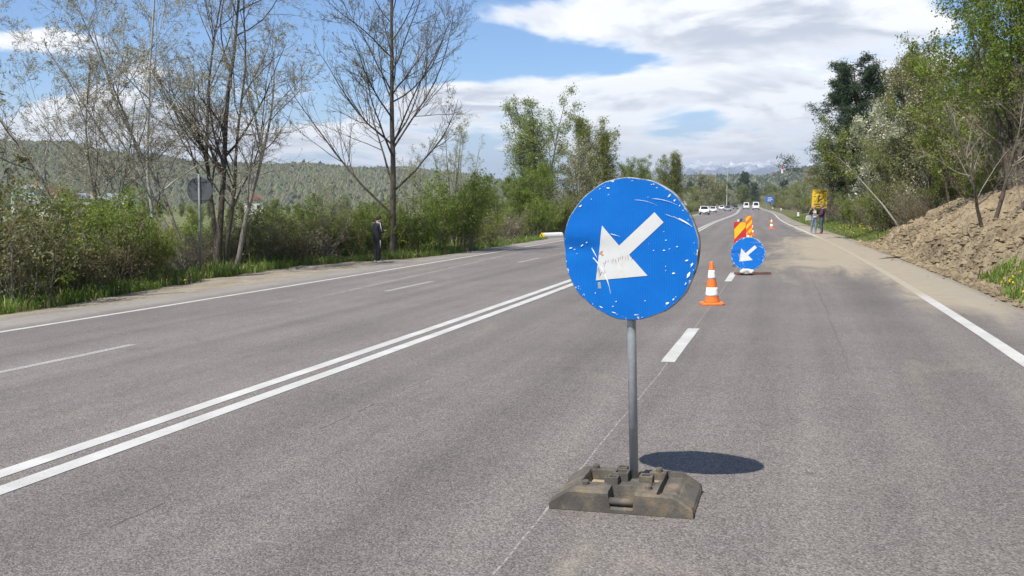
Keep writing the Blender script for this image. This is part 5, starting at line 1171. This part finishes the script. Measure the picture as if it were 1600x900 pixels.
RADS = dict(pelvis=(.150, .115), spine=(.140, .105), chest=(.165, .115), neck0=(.075, .07), neck=(.055, .055), head=(.082, .098), crown=(.066, .078), nose=(.013, .013), earL=(.014, .018), earR=(.014, .018),
            shL=(.078, .075), elL=(.052, .052), wrL=(.034, .034), haL=(.036, .022), shR=(.078, .075), elR=(.052, .052), wrR=(.034, .034), haR=(.036, .022),
            hipL=(.098, .1), knL=(.070, .07), anL=(.050, .052), heL=(.045, .04), toL=(.042, .03), hipR=(.098, .1), knR=(.070, .07), anR=(.050, .052), heR=(.045, .04), toR=(.042, .03))
def skeleton(arms, headoff=(0, 0, 0), lean=0.0, stance=.10, stepL=0.0, stepR=0.0):
    J = dict(pelvis=(0, .0, .96), spine=(0, .01 + lean * .3, 1.13), chest=(0, .0 + lean * .7, 1.33), neck0=(0, .012 + lean, 1.455), neck=(0, .0 + lean + headoff[1] * .4, 1.515), head=(headoff[0], -.012 + lean + headoff[1], 1.612 + headoff[2]), crown=(headoff[0] * 1.1, .004 + lean + headoff[1] * 1.6, 1.690 + headoff[2]))
    h = Vector(J['head']); J['nose'] = tuple(h + Vector((0, -.108, -.012))); J['earL'] = tuple(h + Vector((.088, .012, -.005))); J['earR'] = tuple(h + Vector((-.088, .012, -.005)))
    for s, sg in (('L', 1), ('R', -1)):
        J['sh' + s] = (sg * .185, .01 + lean, 1.415); J['el' + s], J['wr' + s], J['ha' + s] = arms[s]
        st = stepL if s == 'L' else stepR
        J['hip' + s] = (sg * .095, 0, .90); J['kn' + s] = (sg * (stance + .005), -.02 - st * .5, .50); J['an' + s] = (sg * stance, .02 - st, .10); J['he' + s] = (sg * stance, .045 - st, .045); J['to' + s] = (sg * (stance + .03), -.15 - st, .035)
    return J
def bones(torso, arm, leg, shoe, skin, low=None):
    b = [('pelvis', 'spine', leg if low is None else low), ('spine', 'chest', torso), ('chest', 'neck0', torso), ('neck0', 'neck', skin), ('neck', 'head', skin), ('head', 'crown', skin), ('head', 'nose', skin), ('head', 'earL', skin), ('head', 'earR', skin)]
    for s in 'LR': b += [('chest', 'sh' + s, torso), ('sh' + s, 'el' + s, arm), ('el' + s, 'wr' + s, arm), ('wr' + s, 'ha' + s, skin), ('pelvis', 'hip' + s, leg), ('hip' + s, 'kn' + s, leg), ('kn' + s, 'an' + s, leg), ('an' + s, 'he' + s, shoe), ('an' + s, 'to' + s, shoe)]
    return b
# the person in the tracksuit, back half turned, head bowed over the hands
arms = dict(L=((.25, -.02, 1.14), (.10, -.24, 1.16), (.05, -.31, 1.19)), R=((-.25, -.02, 1.14), (-.11, -.23, 1.15), (-.05, -.30, 1.18)))
J = skeleton(arms, (0, -.065, -.035), -.02, .085)
rad = dict(RADS); rad.update(shL=(.092, .09), shR=(.092, .09), elL=(.068, .068), elR=(.068, .068), hipL=(.112, .112), hipR=(.112, .112), knL=(.088, .088), knR=(.088, .088), anL=(.068, .07), anR=(.068, .07), chest=(.185, .135), spine=(.165, .125), pelvis=(.165, .13))
P = RD(31.6, -9.15); loc = (P[0], P[1], float(land(31.6, -9.15)) - .04)
r, k = person(J, bones(0, 0, 0, 2, 1, 0), rad, [BLKCLOTH, SKIN, SHOEW], 1.74, loc, PI - .85, 'person in a black tracksuit with white stripes, head bowed, on the left verge', {'L': ('haL', hand(1, .7, (-.5, -.8, .2)), 1), 'R': ('haR', hand(-1, .7, (.5, -.8, .2)), 1)}, HAIRD, .0)
for s, sg in (('L', 1), ('R', -1)):     # sleeve and trouser stripes
    a, b_, c = Vector(J['sh' + s]), Vector(J['el' + s]), Vector(J['wr' + s]); off = Vector((sg * .070, .040, .050))
    bb = MB(); bb.tube([(Vector((sg * .06, .06, 1.47))) * k, (a + off) * k, (a.lerp(b_, .5) + Vector((sg * .068, .03, .02))) * k, (b_ + Vector((sg * .055, .01, .01))) * k], [.008, .012, .012, .008], 6); bb.build('sleeve_stripe', STRIPEW, r, smooth=True)
    h_, kn = Vector(J['hip' + s]), Vector(J['kn' + s]); MB().tube([(h_ + Vector((sg * .105, .0, -.05))) * k, (h_.lerp(kn, .5) + Vector((sg * .098, 0, 0))) * k, (kn + Vector((sg * .086, 0, .06))) * k], [.010, .012, .008], 6).build('trouser_stripe', STRIPEW, r, smooth=True)
# two people on the right shoulder
arms = dict(L=((.27, .0, 1.14), (.20, -.13, .98), (.185, -.17, .91)), R=((-.27, .02, 1.15), (-.17, -.20, 1.30), (-.10, -.23, 1.37)))
J = skeleton(arms, (0, -.01, 0), 0, .11, .04, -.03); P = RD(55.9, 7.10); loc = (P[0], P[1], P[2])
r, k = person(J, bones(0, 0, 1, 3, 2, 4), RADS, [BLACKJ, JEANSL, SKIN, GREYSH, TOPW], 1.66, loc, .10, 'person in open black jacket, white top and faded jeans on the right shoulder', {'L': ('haL', hand(1), 2), 'R': ('haR', hand(-1, .8, (.4, -.3, 1)), 2)}, HAIRB, .10)
b = MB(); b.add([Vector(v) * k for v in ((-.075, -.128, 1.40), (.075, -.128, 1.40), (.085, -.140, 1.2), (.10, -.135, 1.0), (-.10, -.135, 1.0), (-.085, -.140, 1.2))], [(0, 1, 2, 5), (5, 2, 3, 4)]); b.add([Vector(v) * k for v in ((-.075, -.10, 1.40), (.075, -.10, 1.40), (.10, -.10, 1.0), (-.10, -.10, 1.0))], [(0, 3, 2, 1)]); b.build('white_top', TOPW, r, smooth=False)
bg = empty('shoulder_bag', (0, 0, 0)); M = Matrix.Translation(loc) @ Matrix.Rotation(.10, 4, 'Z') @ Matrix.Translation((-.30, -.02, 0)); bg.matrix_world = M
b = MB(); b.prism([(-.20, .76), (.15, .76), (.13, 1.0), (.06, 1.05), (-.09, 1.05), (-.17, 1.0)], -.06, .06); b.build('bag', BAGC, bg, bevel=.03)
MB().tube([(-.10, 0, 1.03), (-.02, 0, 1.2), (.09, .02, 1.44), (.13, .02, 1.45), (.06, 0, 1.03)], .010, 6).build('strap', BAGC, bg, smooth=True); tag(bg, 'pale grey bag hanging from the shoulder of the person in black jacket', 'bag')
arms = dict(L=((.25, .01, 1.14), (.15, -.19, 1.08), (.08, -.24, 1.10)), R=((-.25, .01, 1.14), (-.15, -.19, 1.08), (-.08, -.24, 1.10)))
J = skeleton(arms, (0, -.02, 0), 0, .075, .02, 0); rad = dict(RADS); rad.update(chest=(.185, .14), spine=(.175, .14), shL=(.092, .09), shR=(.092, .09), elL=(.07, .07), elR=(.07, .07)); P = RD(55.6, 7.52)
person(J, bones(0, 0, 1, 3, 2, 0), rad, [PURPLE, JEANS, SKIN, REDSH], 1.70, (P[0], P[1], P[2]), -2.0, 'person in purple jacket, dark jeans and red shoes facing away on the right', {'L': ('haL', hand(1), 2), 'R': ('haR', hand(-1), 2)}, HAIRM, .08)

# ------------------------------------------------------------------ vehicles
CARW = mat('white_car_paint', (.80, .80, .80), .25, 0, .5); CARG = mat('silver_car_paint', (.36, .37, .38), .3, .5); CARD = mat('dark_car_paint', (.03, .032, .038), .25); GLASS = mat('dark_glass', (.018, .022, .026), .08, 0, .6); TYRE = mat('tyre', (.02, .02, .02), .85); RIMC = mat('wheel_rim', (.45, .45, .46), .35, .7); LAMP = mat('lamp_glass', (.72, .72, .70), .15); TAIL = mat('tail_lamp', (.45, .02, .02), .3); PLATE = mat('number_plate', (.7, .7, .68), .6); BUMP = mat('dark_bumper', (.03, .03, .03), .7)
def car(kind, paintm, s, t, away, label):
    W_, prof, roof, L = {'suv': (1.86, [(-2.2, .38), (-2.22, .80), (-2.1, .98), (-1.0, 1.06), (1.9, 1.10), (2.2, 1.0), (2.25, .40)], (-1.05, -.35, 1.75, 2.05, 1.06, 1.70), 4.5),
                         'car': (1.76, [(-2.1, .30), (-2.12, .62), (-1.95, .78), (-.95, .92), (1.7, .96), (2.05, .90), (2.1, .32)], (-1.0, -.25, 1.15, 1.75, .92, 1.45), 4.2),
                         'van': (1.98, [(-2.5, .38), (-2.52, .95), (-2.3, 1.15), (-1.75, 1.22), (2.4, 1.25), (2.5, 1.1), (2.52, .42)], (-1.75, -1.2, 2.38, 2.48, 1.20, 2.35), 5.0)}[kind]
    r = empty('van' if kind == 'van' else 'car'); h = heading(s); P = RD(s, t); r.location = P; r.rotation_euler = (0, 0, -h + (PI if away else 0))
    M = Matrix.Rotation(PI / 2, 4, 'Z')     # profile runs along y, its front towards -y
    b = MB(); b.prism(prof, -W_ / 2, W_ / 2, M=M); body = b.build('body', paintm, r, bevel=.07, seg=3)
    y0, y1, y2, y3, zb, zt = roof; wb, wt = W_ / 2 - .05, W_ / 2 - .20
    vs = [(-wb, y0, zb - .03), (wb, y0, zb - .03), (wb, y3, zb - .03), (-wb, y3, zb - .03), (-wt, y1, zt), (wt, y1, zt), (wt, y2, zt), (-wt, y2, zt)]
    b = MB(); b.add(vs, [(3, 2, 1, 0), (4, 5, 6, 7), (0, 1, 5, 4), (1, 2, 6, 5), (2, 3, 7, 6), (3, 0, 4, 7)]); b.build('cabin', paintm, r, bevel=.05, seg=2)
    def pane(name, q, f=.86):
        q = [Vector(v) for v in q]; c = sum(q, Vector()) / 4; n_ = (q[1] - q[0]).cross(q[3] - q[0]).normalized(); q = [c + (v - c) * f + n_ * .012 for v in q]; MB().add(q + [v - n_ * .03 for v in q], [(0, 1, 2, 3), (7, 6, 5, 4), (0, 4, 5, 1), (1, 5, 6, 2), (2, 6, 7, 3), (3, 7, 4, 0)]).build(name, GLASS, r)
    pane('windscreen', (vs[0], vs[1], vs[5], vs[4]), .84); pane('rear_window', (vs[2], vs[3], vs[7], vs[6]), .72)
    for a, b_, c, d_ in ((1, 2, 6, 5), (3, 0, 4, 7)):
        for f0, f1 in (((0, .48), (.52, 1)) if kind != 'van' else ((0, .24),)):
            p0, p1, p2, p3 = [Vector(vs[i]) for i in (a, b_, c, d_)]
            if a == 3 : f0, f1 = 1 - f1, 1 - f0
            pane('side_window', (p0.lerp(p1, f0), p0.lerp(p1, f1), p3.lerp(p2, f1), p3.lerp(p2, f0)), .82)
    for sx in (-1, 1):
        for yy in (-L * .30, L * .29):
            wr = .34 if kind != 'car' else .31; Mw = Matrix.Translation((sx * (W_ / 2 - .10), yy, wr)) @ Matrix.Rotation(PI / 2, 4, 'Y')
            wh = MB().lathe([(wr * .6, -.11), (wr * .93, -.11), (wr, -.07), (wr, .07), (wr * .93, .11), (wr * .6, .11)], 20, M=Mw).build('wheel', TYRE, r); MB().lathe([(wr * .58, -.118), (wr * .5, -.122), (wr * .5, .122), (wr * .58, .118)], 16, M=Mw).build('rim', RIMC, wh)
        zz = prof[1][1] - .02; MB().box((sx * (W_ / 2 - .24), prof[1][0] - .0, zz), (.34, .10, .15)).build('headlight', LAMP, r, bevel=.02); MB().box((sx * (W_ / 2 - .14), prof[-2][0] + .02, prof[-2][1] - .16), (.16, .08, .30)).build('tail_light', TAIL, r, bevel=.01)
        MB().box((sx * (W_ / 2 + .07), y0 + .25, zb + .05), (.18, .09, .13)).build('mirror', paintm, r, bevel=.02)
    MB().box((0, prof[0][0] - .02, prof[0][1] + .06), (W_ * .88, .12, .24)).build('bumper', BUMP, r, bevel=.03); MB().box((0, prof[-1][0] + .0, prof[-1][1] + .06), (W_ * .88, .12, .24)).build('bumper', BUMP, r, bevel=.03)
    MB().box((0, prof[0][0] - .085, prof[0][1] + .14), (.5, .012, .11)).build('number_plate', PLATE, r); MB().box((0, prof[-1][0] + .065, prof[-1][1] + .30), (.5, .012, .11)).build('number_plate', PLATE, r)
    tag(r, label, 'van' if kind == 'van' else 'car')
car('suv', CARW, 186, -6.0, False, 'white off-road car, nearest of the oncoming vehicles')
car('car', CARW, 232, -6.0, False, 'white car second in the oncoming line')
car('car', CARG, 262, -2.9, False, 'silver grey car in the inner oncoming lane')
car('car', CARW, 330, -6.2, False, 'white car third in the oncoming line, near the bend')
car('car', CARD, 352, -1.7, False, 'small dark car by the far end of the centre line')
car('van', CARW, 318, 2.2, True, 'white van driving away, left of the two vans')
car('van', CARW, 282, 4.9, True, 'white van driving away, right of the two vans')

# ------------------------------------------------------------------ houses in the valley
ROOFR = mat('tile_red', (.22, .11, .08), .8, var=.25, vscale=2); ROOFG = mat('sheet_metal_roof', (.52, .53, .55), .45, .5, var=.15, vscale=1); WALLW = mat('wall_cream', (.66, .63, .55), .9, var=.06, vscale=1); WALLM = mat('wall_mint', (.38, .55, .48), .9, var=.06, vscale=1); WALLB = mat('brick_wall_far', (.36, .20, .13), .9, var=.2, vscale=2)
def house(u, Y, w_, d_, h, rh, wall, roof, rz, lb, z=-4.4):
    x = atx(u, Y); r = empty('house', (x, Y, z), rz)
    wl = MB().box((0, 0, h / 2), (w_, d_, h)).build('wall', wall, r)
    MB().prism([(-w_ / 2 - .4, h + .02), (w_ / 2 + .4, h + .02), (0, h + rh)], -d_ / 2 - .4, d_ / 2 + .4, M=Matrix.Rotation(PI / 2 if d_ < w_ else 0, 4, 'Z') if False else None).build('roof', roof, r)
    n = max(2, int(w_ / 3))
    for k in range(n):
        xx = -w_ / 2 + (k + .5) * w_ / n; f = MB().box((xx, -d_ / 2 - .03, h * .55), (1.1, .08, 1.4)).build('window', WPAINT, r); MB().box((xx, -d_ / 2 - .08, h * .55), (.85, .03, 1.15)).build('pane', GLASS, f)
    MB().box((w_ * .2, d_ * .2, h + rh * .75), (.6, .6, 1.6)).build('chimney', WALLB, r); tag(r, lb, 'house')
house(50, 230, 5.5, 8, 5.6, 1.2, WALLM, ROOFG, .1, 'mint green house in the valley at the far left', -1.6)
house(92, 235, 9, 8, 4.6, 2.6, WALLB, ROOFR, .3, 'red brick house with red roof right of the mint one', -2.0)
house(72, 215, 12, 7, 3.0, 1.8, WALLW, ROOFG, -.2, 'low building with grey metal roof below the brick house', -2.6)
house(132, 245, 10, 7, 3.6, 1.5, WALLW, ROOFG, .2, 'long white building with metal roof left of the slender white trunk', -2.0)
house(182, 260, 10, 7, 3.6, 2.0, WALLW, ROOFG, 0, 'white house behind the slender whitish trunk', -2.4)
house(399, 300, 6, 7, 4.5, 2, WALLW, ROOFR, .2, 'small cream house glimpsed between the bare trees', -3.5)
house(744, 330, 8, 8, 4.0, 3, WALLW, ROOFR, .3, 'red-roofed house in the distance right of the large green bush', -3.6)

# ------------------------------------------------------------------ air
hb = MB(); hb.box((0, 0, 140), (17200, 17200, 316)); hz_o = hb.build('haze', [])
hm = bpy.data.materials.new('haze_air'); hm.use_nodes = True; n = NT(hm.node_tree); n.n.remove(n.n['Principled BSDF'])
pv = n.new('ShaderNodeVolumePrincipled'); pv.inputs['Color'].default_value = (.80, .87, .97, 1); pv.inputs['Density'].default_value = .00015; pv.inputs['Anisotropy'].default_value = .2
n.l.new(pv.outputs[0], n.n['Material Output'].inputs['Volume']); hz_o.data.materials.append(hm); tag(hz_o, 'thin pale haze in the air towards the hills', 'haze', None, 'stuff')
